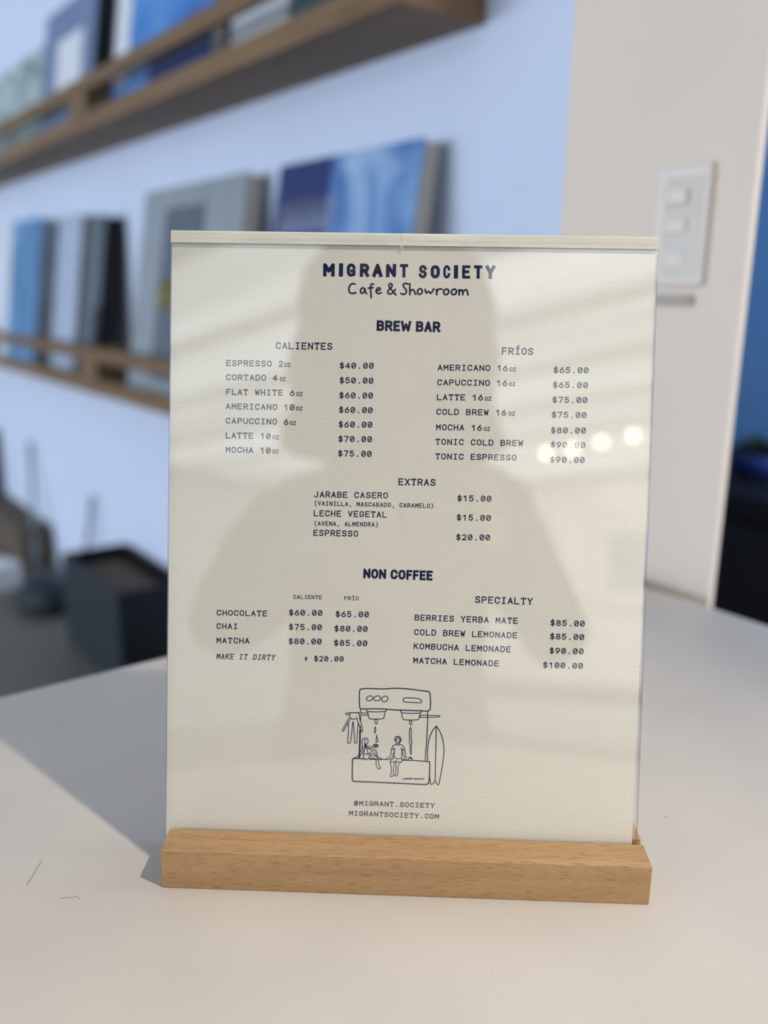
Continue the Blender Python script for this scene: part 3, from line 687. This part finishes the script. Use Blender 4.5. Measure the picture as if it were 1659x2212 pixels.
def glyph(bm, ch, org, ux, uy, w_, h_, sw, serif, slant=0.0, heavy=False):
    """One letter in the box at org spanned by ux*w_ and uy*h_; strokes stay inside the box."""
    def tr(p):
        x = sw / 2 + p[0] * (w_ - sw); y = sw / 2 + p[1] * (h_ - sw)
        q = org + ux * (x + slant * y) + uy * y
        return (q.x, q.y)
    if ch == '.':
        c = org + ux * (w_ / 2) + uy * (sw * 0.62); disc(bm, c.x, c.y, sw * 0.72); return
    acc = ch == 'Í'
    if acc: ch = 'I'; stroke(bm, [tr((.42, 1.2)), tr((.78, 1.42))], sw)
    for pts, closed in (HEAVY.get(ch) if heavy else None) or G[ch]:
        stroke(bm, [tr(p) for p in pts], sw, bool(closed))
    if serif:
        for a, b in SERIF.get(ch, ()): stroke(bm, [tr(a), tr(b)], sw * 0.8, False, 'flat' if ch in 'MNXYWA' else 'square')

def line_of_text(bm, txt, x0, y0, x1, y1, h_, style):
    a = Vector((x0, y0)); d = Vector((x1, y1)) - a; W_ = d.length; ux = d.normalized(); uy = Vector((-ux.y, ux.x))
    if style == 'b':                         # one heavy display letter filling its own width
        glyph(bm, txt, a, ux, uy, W_, h_, min(h_ * 0.27, W_ * 0.36) if txt != 'I' else W_, False, 0, True); return
    if style == 'h':                         # heavy narrow heading, proportional widths
        wd = {'I': .45, 'W': 1.35, 'M': 1.25, ' ': .42, 'E': .86, 'F': .84}
        ws = [wd.get(c, 1.0) for c in txt]; gap = 0.10; tot = sum(ws) + gap * (len(ws) - 1); s = W_ / tot; x = 0
        for c, k in zip(txt, ws):
            if c != ' ': glyph(bm, c, a + ux * (x * s), ux, uy, k * s, h_, h_ * 0.24, False, 0, True)
            x += k + gap
        return
    n = len(txt); ink = 0.80 if style != 'o' else 0.86
    pitch = W_ / (n - 1 + ink) if n > 1 else W_ / ink
    sw = h_ * (0.172 if style != 'o' else 0.18)
    for i, c in enumerate(txt):
        if c == ' ': continue
        glyph(bm, c, a + ux * (pitch * i), ux, uy, pitch * ink, h_, sw, style in 'mi', 0.2 if style == 'i' else 0.0)

NAMES = {'title': 'printed_title', 'web_address': 'printed_web_address'}
for key, rows in TEXT.items():
    bm = NB()
    for r_ in rows: line_of_text(bm, *r_)
    nm = NAMES.get(key) or ('printed_heading' if key.endswith('heading') or key.endswith('columns') else 'printed_prices' if key.endswith('prices') else 'printed_list')
    link(nm, bm, 'ink', card)
bm = NB()
for s in TAGLINE:
    # smooth the hand-lettered strokes
    for _ in range(2):
        q = [s[0]]
        for a, b in zip(s, s[1:]): q += [(.75 * a[0] + .25 * b[0], .75 * a[1] + .25 * b[1]), (.25 * a[0] + .75 * b[0], .25 * a[1] + .75 * b[1])]
        s = q + [s[-1]]
    stroke(bm, s, 0.78, False, 'round')
link('printed_tagline', bm, 'ink', card)
bm = NB()
for pts, wd, closed in DRAWING:
    s = list(pts)
    if len(s) > 4:
        q = [] if closed else [s[0]]
        for a, b in zip(s, s[1:] + ([s[0]] if closed else [])): q += [(.8 * a[0] + .2 * b[0], .8 * a[1] + .2 * b[1]), (.2 * a[0] + .8 * b[0], .2 * a[1] + .8 * b[1])]
        s = q if closed else q + [s[-1]]
    stroke(bm, s, wd * 1.3, bool(closed), 'round')
link('printed_drawing', bm, 'ink', card)

# ------------------------------------------------------------------ light switch on the partition
PY = 0.470
def px(a): return 0.25858 - a       # distance along the wall -> room X
sw_ = thing('light_switch', 'pale wall switch plate with three rockers on the beige partition', 'light switch', (px(0.477), PY, 1.061))
link('cover_plate', box(NB(), -0.028, 0.028, -0.005, 0, -0.050, 0.050), 'plate', sw_, bevel=0.004)
link('inset_panel', box(NB(), -0.016, 0.022, -0.0055, -0.004, -0.043, 0.040), 'rocker', sw_, bevel=0.001)
for z in (-0.028, 0.0, 0.024):
    link('rocker', box(NB(), -0.012, 0.008, -0.0075, -0.005, z - 0.006, z + 0.006, Matrix.Rotation(R(2), 4, 'X')), 'plate', sw_, bevel=0.002)
tg = link('wall_bar', box(NB(), -0.020, 0.022, -0.004, 0, -0.0045, 0.0045), 'strip', bevel=0.001)  # narrow grey bar below the switch plate
tg.location = (px(0.480), PY, TT + 0.259)
tag(tg, 'narrow grey strip below the switch plate on the partition', 'wall strip')

# ------------------------------------------------------------------ picture ledges
def ledge(x0, x1, z, label):
    """Deep wooden ledge: board, low front lip, an upper rail and end cheeks."""
    t = thing('picture_ledge', label, 'shelf', ((x0 + x1) / 2, BW, z), group='wooden picture ledges on the pale wall')
    hw = (x1 - x0) / 2; d = 0.140
    link('shelf_board', box(NB(), -hw, hw, -d, 0, 0, 0.018), 'shelf', t, bevel=0.001)
    link('front_lip', box(NB(), -hw, hw, -d - 0.012, -d, 0, 0.038), 'shelf', t, bevel=0.001)
    link('top_rail', box(NB(), -hw, hw, -d - 0.010, -d + 0.006, 0.084, 0.116), 'shelf', t, bevel=0.001)
    for s in (-1, 1):
        link('end_cheek', box(NB(), s * hw - (0.055 if s > 0 else 0), s * hw + (0.055 if s < 0 else 0), -d - 0.011, 0, 0.018, 0.116), 'shelf', t, bevel=0.001)
    return t
UZ, LZ = TT + 0.622, TT + 0.002
ledge(px(2.215), px(0.975), UZ, 'upper wooden wall ledge, nearer length whose end shows by the partition')
ledge(px(3.80), px(2.220), UZ, 'upper wooden wall ledge, farther length at the left edge')
ledge(px(2.255), px(0.95), LZ, 'lower wooden wall ledge, nearer length behind the menu stand')
ledge(px(3.90), px(2.260), LZ, 'lower wooden wall ledge, farther length at the left edge')

# ------------------------------------------------------------------ books standing face-out on the ledges
def book(a_far, a_near, z, height, thick, lean, label, cover, pages='pages', art=None, y0=None, back='grey', group=None):
    """Face-out book leaning on the wall: front cover, page block and back cover."""
    w_ = a_far - a_near
    y = (0.16 if y0 is None else y0)
    yb = BW - 0.005 - math.sin(lean) * height - thick - 0.004
    t = thing('display_book', label, 'book', (px((a_far + a_near) / 2), yb, z + 0.0185 + thick * math.sin(lean)), (-lean, 0, 0), group)
    link('front_cover', box(NB(), -w_ / 2, w_ / 2, 0, 0.003, 0, height), cover, t)
    link('page_block', box(NB(), -w_ / 2 + 0.004, w_ / 2 - 0.004, 0.003, thick - 0.003, 0.004, height - 0.004), pages, t)
    link('back_cover', box(NB(), -w_ / 2, w_ / 2, thick - 0.003, thick, 0, height), back, t)
    if art:
        for nm, m_, x0, x1, z0, z1 in art:
            link(nm, box(NB(), -w_ / 2 + x0 * w_, -w_ / 2 + x1 * w_, -0.0008, 0, z0 * height, z1 * height), m_, t)
    return t
M['waves'] = cover_art('wave_cover', [(0.32, (0.015, 0.04, 0.20)), (0.46, (0.05, 0.17, 0.45)), (0.58, (0.16, 0.32, 0.62)), (0.72, (0.35, 0.50, 0.75))], 6, 1.2, 2, 2.0)
M['pale_blue'] = mat('pale_blue_cover', (0.42, 0.49, 0.64), 0.5, 0.2, 0.04, 6)
M['navy'] = mat('navy_cover', (0.012, 0.03, 0.16), 0.45, 0.3, 0.15, 6)
M['bright_blue'] = cover_art('bright_blue_cover', [(0.3, (0.02, 0.09, 0.36)), (0.5, (0.03, 0.20, 0.62)), (0.7, (0.10, 0.30, 0.70))], 5, 1.0, 2, 5.0)
M['sea'] = cover_art('sea_cover', [(0.35, (0.03, 0.16, 0.36)), (0.6, (0.08, 0.26, 0.55))], 5, 1.0, 2, 9.0)
M['leafy'] = cover_art('leafy_cover', [(0.35, (0.12, 0.20, 0.20)), (0.5, (0.30, 0.40, 0.42)), (0.65, (0.50, 0.58, 0.62))], 14, 1.0, 3, 3.0)
M['blue_grey'] = mat('blue_grey_cover', (0.16, 0.22, 0.38), 0.5, 0.3, 0.08, 8)
M['teal'] = cover_art('teal_cover', [(0.4, (0.01, 0.07, 0.08)), (0.6, (0.03, 0.15, 0.16)), (0.72, (0.3, 0.4, 0.45))], 6, 1.6, 2, 4.0)
GL = 'books on the lower ledge'; GU = 'books on the upper ledge'
book(1.455, 1.045, LZ, 0.462, 0.036, R(9), 'large blue wave-patterned book with navy left panel, right end of lower ledge', 'waves', 'pages',
     [('navy_panel', 'navy', 0, 0.42, 0.42, 1.0), ('cover_print', 'pale', 0.04, 0.46, 0.74, 0.86), ('cover_print', 'pale', 0.04, 0.40, 0.66, 0.72)], group=GL)
book(2.085, 1.575, LZ, 0.466, 0.036, R(9), 'large grey book with darker inset and yellow patch, beside the blue wave book', 'grey', 'pages',
     [('inset_picture', 'slate', 0.26, 0.66, 0.08, 0.90), ('yellow_patch', 'yellow', 0.26, 0.62, 0.42, 0.56)], group=GL)
book(2.51, 2.335, LZ, 0.43, 0.045, R(8), 'dark slate book with black spine strip, between blue and grey books', 'slate', 'black',
     [('spine_strip', 'black', 0.0, 0.26, 0, 1), ('foot_shade', 'black', 0.80, 1.0, 0.0, 0.45)], back='black', group=GL)  # the black patch at lower right is shade put into the cover
book(2.76, 2.55, LZ, 0.45, 0.03, R(8), 'plain pale book between the slate and sea-blue books', 'pale_blue', 'white_print', group=GL, back='white_print')
book(3.26, 2.84, LZ, 0.45, 0.06, R(8), 'sea-blue book with pale left margin, far left of lower ledge', 'sea', 'grey',
     [('pale_margin', 'white_print', 0, 0.24, 0, 1)], group=GL)
book(1.61, 1.40, UZ, 0.30, 0.02, R(8), 'white book behind the rail, right of the bright blue book', 'white_print', 'white_print', back='white_print', group=GU)
book(1.39, 1.06, UZ, 0.30, 0.02, R(8), 'dark teal book near the right end of upper ledge', 'teal', 'pages', group=GU)
book(2.15, 1.635, UZ, 0.42, 0.03, R(8), 'bright blue book with white left margin and navy foot on upper ledge', 'bright_blue', 'pages',
     [('white_margin', 'white_print', 0, 0.17, 0.16, 1), ('navy_foot', 'navy', 0.42, 1.0, 0.0, 0.30)], group=GU)
book(2.69, 2.275, UZ, 0.34, 0.05, R(8), 'blue-grey book with white oval centre and dark edge on upper ledge', 'blue_grey', 'black',
     [('white_centre', 'white_print', 0.30, 0.78, 0.22, 0.74)], group=GU)
book(3.36, 2.76, UZ, 0.30, 0.03, R(8), 'pale leaf-patterned book at the far left of upper ledge', 'leafy', 'pages', group=GU)

# ------------------------------------------------------------------ things on the floor by the wall
cr_ = thing('storage_crate', 'black open storage crate with brown contents on floor behind table', 'crate', (px(2.235), 0.49 + 0.09, 0))
link('crate_front', box(NB(), -0.215, 0.215, -0.09, -0.075, 0, 0.27), 'charcoal', cr_, bevel=0.004)  # bluish tone is light on this side, coloured into the black crate
link('crate_shell', box(box(box(box(NB(), -0.215, 0.215, 0.085, 0.10, 0, 0.27), -0.215, -0.2, -0.075, 0.085, 0, 0.27), 0.2, 0.215, -0.075, 0.085, 0, 0.27), -0.2, 0.2, -0.075, 0.085, 0, 0.012), 'black', cr_)
link('brown_contents', box(NB(), -0.19, 0.19, -0.07, 0.08, 0.012, 0.235), 'brown', cr_, bevel=0.01)
o = link('low_box', box(NB(), -0.33, 0.33, -0.12, 0.0, 0, 0.15), 'brown', bevel=0.004); o.location = (px(3.55), BW, 0)
tag(o, 'low brown box against the foot of the pale wall, far left', 'box')
o = link('white_box', box(NB(), -0.06, 0.06, -0.06, 0.06, 0, 0.09), 'white', bevel=0.004); o.location = (-2.80, 0.44, 0); o.rotation_euler = (0, 0, 0.4)
tag(o, 'small white box on the concrete floor at the left edge', 'box')
bm = NB()
lathe(bm, [(0.03, 0.0), (0.10, 0.01), (0.115, 0.045), (0.08, 0.085), (0.02, 0.10)], 18)
for v in bm.verts: v.co.x *= 1.15; v.co.y *= 0.75
o = link('cloth_pouch', bm, 'charcoal', smooth=True); o.location = (-2.52, 0.52, 0)
tag(o, 'small dark rounded pouch on floor, left of the black crate', 'bag')
for (p0, p1), lb in zip((((px(3.40), BW - 0.012, 0.44), (px(3.16), BW - 0.09, 0.006)), ((px(2.72), BW - 0.012, 0.36), (px(2.73), BW - 0.07, 0.006))),
                        ('longer grey rod leaning on the wall above the pouch', 'shorter grey rod leaning on the wall behind the crate')):
    o = link('wall_rod', tube(NB(), [p0, p1], 0.008), 'grey', smooth=True); tag(o, lb, 'rod', 'grey rods leaning on the wall')
o = link('black_case', box(NB(), -0.16, 0.16, -0.13, 0, 0, 0.42), 'black', bevel=0.006); o.location = (px(4.06), BW, 0)
tag(o, 'black upright case against the wall at the left edge', 'case')

# ------------------------------------------------------------------ niche behind the partition
cb = thing('low_cabinet', 'black low cabinet in front of the blue niche wall', 'cabinet', (-0.62, 1.36, 0))
link('cabinet_body', box(NB(), -0.5, 0.5, -0.2, 0.2, 0.02, 0.66), 'black', cb, bevel=0.003)
for s in (-1, 1): link('cabinet_door', box(NB(), s * 0.25 - 0.24, s * 0.25 + 0.24, -0.218, -0.2, 0.04, 0.63), 'black', cb, bevel=0.002)
link('cabinet_top', box(NB(), -0.51, 0.51, -0.22, 0.2, 0.66, 0.68), 'black', cb)
pl = thing('potted_plant', 'dark green leafy plant in navy pot on the black cabinet', 'plant', (-0.60, 1.34, 0.68))
link('plant_pot', lathe(NB(), [(0.05, 0), (0.065, 0.045), (0.055, 0.045), (0.045, 0.01)], 20), 'navy', pl, True)
M['leaf'] = mat('dark_leaf', (0.02, 0.045, 0.03), 0.5, 0.3, 0.3, 20)
bm = NB()
for k in range(26):
    az_ = k * 2.4; el = 0.25 + 0.035 * k; ln = 0.09
    d = Vector((math.cos(az_) * math.cos(el), math.sin(az_) * math.cos(el), math.sin(el) * 0.7))
    s = Vector((-math.sin(az_), math.cos(az_), 0)) * 0.016; b0 = Vector((0, 0, 0.03))
    vs = [bm.verts.new(b0 + d * 0.01), bm.verts.new(b0 + d * ln * .5 + s), bm.verts.new(b0 + d * ln - Vector((0, 0, .01))), bm.verts.new(b0 + d * ln * .5 - s)]
    bm.faces.new(vs)
o = link('foliage', bm, 'leaf', pl)
so = o.modifiers.new('thickness', 'SOLIDIFY'); so.thickness = 0.001

# ------------------------------------------------------------------ far side of the room, seen in the acrylic's reflection
for y, lb in ((-4.25, 'large framed print on the far right wall, farther from the opening'), (-2.95, 'large framed print on the far right wall, nearer the opening')):
    t = thing('framed_print', lb, 'picture', (RE, y, 1.62), group='framed prints on the far wall')
    bm = NB(); a, b = 0.46, 0.44
    for q in ((-a, a, b - 0.05, b), (-a, a, -b, -b + 0.05), (-a, -a + 0.05, -b + 0.05, b - 0.05), (a - 0.05, a, -b + 0.05, b - 0.05)): box(bm, -0.04, 0, q[0], q[1], q[2], q[3])
    link('frame', bm, 'rocker', t)
    link('mount', box(NB(), -0.012, 0, -a + 0.05, a - 0.05, -b + 0.05, b - 0.05), 'white', t)
    link('print', box(NB(), -0.014, -0.012, -a + 0.17, a - 0.17, -b + 0.15, b - 0.2), 'grey', t)
for k, (y, dz) in enumerate(((-2.95, -0.13), (-2.73, -0.12), (-2.50, -0.10), (-2.26, -0.08))):
    t = thing('ceiling_spot', 'round warm ceiling spot near the far right wall', 'lamp', (5.3, y, CH + dz), group='warm ceiling spots')
    link('housing', lathe(NB(), [(0.015, 0.03), (0.04, 0.035), (0.012, 0.06), (0.012, -dz)], 20), 'white', t)
    gl = bpy.data.lights.new('wall_washer', 'SPOT'); gl.energy = 54; gl.color = (1.0, 0.93, 0.82); gl.spot_size = R(125); gl.spot_blend = 0.8; gl.shadow_soft_size = 0.04
    go = bpy.data.objects.new('wall_washer', gl); C.objects.link(go); go.location = (5.3, y, CH + dz - 0.06)
    go.rotation_euler = Vector((-1.6, 0.4, 0.75)).to_track_quat('Z', 'Y').to_euler()
    link('lens', lathe(NB(), [(0.007, -0.028), (0.021, -0.022), (0.029, -0.005), (0.027, 0.014), (0.018, 0.03)], 20), 'lamp', t)
t = thing('bench', 'long dark bench below the framed prints', 'bench', (6.3, -3.6, 0))
link('seat', box(NB(), -0.25, 0.25, -1.8, 1.8, 0.40, 0.52), 'cloth', t, bevel=0.02)
for s in (-1, 1): link('leg', box(NB(), -0.2, 0.2, s * 1.6 - 0.03, s * 1.6 + 0.03, 0, 0.40), 'black', t)
# the lamp over the table
t = thing('pendant_spot', 'white pendant spot hanging on a thin stem above the menu table', 'lamp', tuple(spot.location + L * 0.0), group=None)
bm = NB(); tube(bm, [L * 0.03, L * 0.11], 0.04, 20); link('housing', bm, 'white', t)
link('stem', tube(NB(), [L * 0.08, (L.x * 0.08, L.y * 0.08, CH - spot.location.z)], 0.008), 'white', t)

# ------------------------------------------------------------------ the photographer at the table corner, seen in the acrylic's reflection
F = Vector((-0.766, 0.643, 0)); S = Vector((0.643, 0.766, 0)); Z = Vector((0, 0, 1))
O0 = Vector((0.674, -0.58, 0))
def at(f, s, z): return O0 + F * f + S * s + Z * (z + 0.05 * min(1.0, z / 0.5))
per = thing('person', 'person in dark clothes sitting at the table corner holding up a phone', 'person', tuple(O0))
def skinned(name, verts, edges, m, parent, sub=2):
    me = bpy.data.meshes.new(name); me.from_pydata([tuple(v[0] - O0) for v in verts], edges, []); me.materials.append(M[m])
    o = bpy.data.objects.new(name, me); C.objects.link(o); o.parent = parent
    sk = o.modifiers.new('skin', 'SKIN'); sk.use_smooth_shade = True
    for i, v in enumerate(verts):
        r_ = v[1]; me.skin_vertices[0].data[i].radius = (r_, r_) if not isinstance(r_, tuple) else r_
        me.skin_vertices[0].data[i].use_root = (i == 0)
    ss = o.modifiers.new('sub', 'SUBSURF'); ss.levels = sub; ss.render_levels = sub
    return o
camv = Vector((0.25858, -0.21019, 0.99914))
hl = camv - F * 0.03 - S * 0.018 - Z * 0.035; hr = camv - F * 0.03 + S * 0.066 - Z * 0.035
V = [(at(0, 0, 0.55), (0.16, 0.12)), (at(0.02, 0, 0.70), (0.145, 0.105)), (at(0.07, 0, 0.88), (0.16, 0.11)), (at(0.10, 0, 0.98), (0.12, 0.085)), (at(0.13, 0, 1.06), 0.052), (at(0.16, 0, 1.12), 0.055)]
E_ = [(0, 1), (1, 2), (2, 3), (3, 4), (4, 5)]
for sg, hnd in ((-1, hl), (1, hr)):
    b = len(V)
    V += [(at(0.09, sg * 0.165, 0.965), 0.062), (at(0.16, sg * 0.23, 0.80), 0.048), ((at(0.16, sg * 0.23, 0.80) + hnd) / 2, 0.040), (hnd - F * 0.035 - Z * 0.03, 0.026)]
    E_ += [(3, b), (b, b + 1), (b + 1, b + 2), (b + 2, b + 3)]
    b = len(V)
    V += [(at(0.05, sg * 0.10, 0.54), 0.095), (at(0.40, sg * 0.13, 0.545), 0.068), (at(0.40, sg * 0.13, 0.30), 0.055), (at(0.38, sg * 0.13, 0.08), 0.038), (at(0.44, sg * 0.135, 0.035), 0.034), (at(0.53, sg * 0.14, 0.028), 0.026)]
    E_ += [(0, b), (b, b + 1), (b + 1, b + 2), (b + 2, b + 3), (b + 3, b + 4), (b + 4, b + 5)]
skinned('body', V, E_, 'cloth', per)
# head with face: a shaped ellipsoid with brow, nose, mouth, chin and ears
bm = NB(); bmesh.ops.create_uvsphere(bm, u_segments=40, v_segments=28, radius=1.0)
HC = at(0.20, 0, 1.235)
for v in bm.verts:
    f, s, z = v.co.x, v.co.y, v.co.z
    if z < 0: s *= 1 - 0.20 * (-z) ** 1.4; f = f * (1 - 0.18 * (-z)) + 0.10 * (-z)
    if f > 0:
        f += 0.26 * math.exp(-((s / .13) ** 2 + ((z + .17) / .16) ** 2)) + 0.06 * math.exp(-((s / .28) ** 2 + ((z + .52) / .08) ** 2))
        f -= 0.10 * (math.exp(-(((s - .36) / .17) ** 2 + ((z - .02) / .11) ** 2)) + math.exp(-(((s + .36) / .17) ** 2 + ((z - .02) / .11) ** 2)))
        f += 0.05 * math.exp(-((z - .22) / .1) ** 2) - 0.05 * math.exp(-((s / .26) ** 2 + ((z + .58) / .025) ** 2))
    if abs(f) < 0.22 and abs(z) < 0.22: s *= 1.10
    v.co = (HC - O0) + F * f * 0.095 + S * s * 0.076 + Z * z * 0.118
link('head', bm, 'skin', per, True)
for sg in (-1, 1):
    bm = NB(); bmesh.ops.create_uvsphere(bm, u_segments=14, v_segments=10, radius=0.0115)
    for v in bm.verts: v.co += (HC - O0) + F * 0.0715 + S * sg * 0.028 + Z * 0.003
    e = link('eye', bm, 'white', per, True)
    bm = NB(); bmesh.ops.create_uvsphere(bm, u_segments=12, v_segments=8, radius=0.0058)
    for v in bm.verts: v.co += (HC - O0) + F * 0.0783 + S * sg * 0.028 + Z * 0.001
    link('iris', bm, 'hair', e, True)
bm = NB(); bmesh.ops.create_uvsphere(bm, u_segments=20, v_segments=12, radius=1.0)
for v in bm.verts:
    f, s_, z = v.co.x * 0.007, v.co.y * 0.023, v.co.z * 0.0075
    if abs(v.co.z) < 0.2: f *= 0.7
    v.co = (HC - O0) + F * (f + 0.094) + S * s_ + Z * (z - 0.066)
M['lips'] = mat('lips', (0.33, 0.13, 0.11), 0.5, 0.3)
link('lips', bm, 'lips', per, True)
# shoulder-length wavy hair
bm = NB(); n = 40
rings = []
for i in range(15):
    u_ = i / 14.0; ring = []
    for k in range(n):
        th = R(38) + (2 * math.pi - R(76)) * k / (n - 1)         # open over the face
        wav = 1 + 0.05 * math.sin(th * 9 + u_ * 14) + 0.04 * math.sin(u_ * 21)
        if u_ < 0.45: ph = u_ / 0.45 * math.pi / 2; rr = math.sin(ph) * 1.16; zz = 0.135 * math.cos(ph)
        else: rr = 1.16 + 0.16 * (u_ - .45); zz = -(u_ - 0.45) * 0.34
        ring.append(bm.verts.new((HC - O0) + F * (0.100 * rr * wav * math.cos(th) - 0.005) + S * 0.112 * rr * wav * math.sin(th) + Z * zz))
    rings.append(ring)
for r0, r1 in zip(rings, rings[1:]):
    for k in range(n - 1): bm.faces.new((r0[k], r0[k + 1], r1[k + 1], r1[k]))
o = link('hair', bm, 'hair', per, True)
so = o.modifiers.new('thickness', 'SOLIDIFY'); so.thickness = 0.014
# hands: palm, four unequal bent fingers and a thumb each, curled round the phone's edges
for sg, hnd in ((-1, hl), (1, hr)):
    b0 = hnd - F * 0.035 - Z * 0.03
    HV = [(b0, 0.022), (hnd - F * 0.012 - Z * 0.012 + S * sg * 0.012, 0.020), (hnd + S * sg * 0.012 + Z * 0.012 - F * 0.010, 0.019)]
    HE = [(0, 1), (1, 2)]
    for i, ln in enumerate((0.026, 0.030, 0.028, 0.022)):
        p0 = hnd + S * sg * 0.012 + Z * (0.026 - 0.017 * i) - F * 0.006
        b = len(HV); HV += [(p0, 0.0085), (p0 + F * ln * 0.55 - S * sg * 0.002, 0.008), (p0 + F * ln * 0.62 - S * sg * ln * 0.65, 0.0072)]
        HE += [(2 if i < 2 else 1, b), (b, b + 1), (b + 1, b + 2)]
    b = len(HV); p0 = hnd - F * 0.016 - Z * 0.008 + S * sg * 0.004
    HV += [(p0, 0.0105), (p0 - S * sg * 0.020 + Z * 0.014 - F * 0.002, 0.0095), (p0 - S * sg * 0.034 + Z * 0.026, 0.008)]
    HE += [(1, b), (b, b + 1), (b + 1, b + 2)]
    skinned('hand', HV, HE, 'skin', per, 1)
# the phone: its lens is where the picture is taken from
ph = thing('phone', 'dark phone held up in both hands facing the menu stand', 'phone', (0.25858, -0.21019, 0.99914), (1.32595, -0.01553, 0.03292 + TURN))
link('phone_body', box(NB(), -0.012, 0.060, -0.118, 0.028, 0.004, 0.012), 'black', ph, bevel=0.003)
link('phone_screen', box(NB(), -0.009, 0.057, -0.115, 0.025, 0.0121, 0.0126), 'charcoal', ph)
# stool under the photographer
st_ = thing('stool', 'round black stool under the person at the table', 'stool', tuple(O0))
link('seat', lathe(NB(), [(0.17, 0.45), (0.18, 0.46), (0.18, 0.485), (0.16, 0.495)], 28), 'black', st_, True)
for k in range(4):
    a = R(45 + 90 * k) + TURN
    link('leg', tube(NB(), [(0.13 * math.cos(a), 0.13 * math.sin(a), 0.455), (0.19 * math.cos(a), 0.19 * math.sin(a), 0.0)], 0.012), 'metal', st_, True)
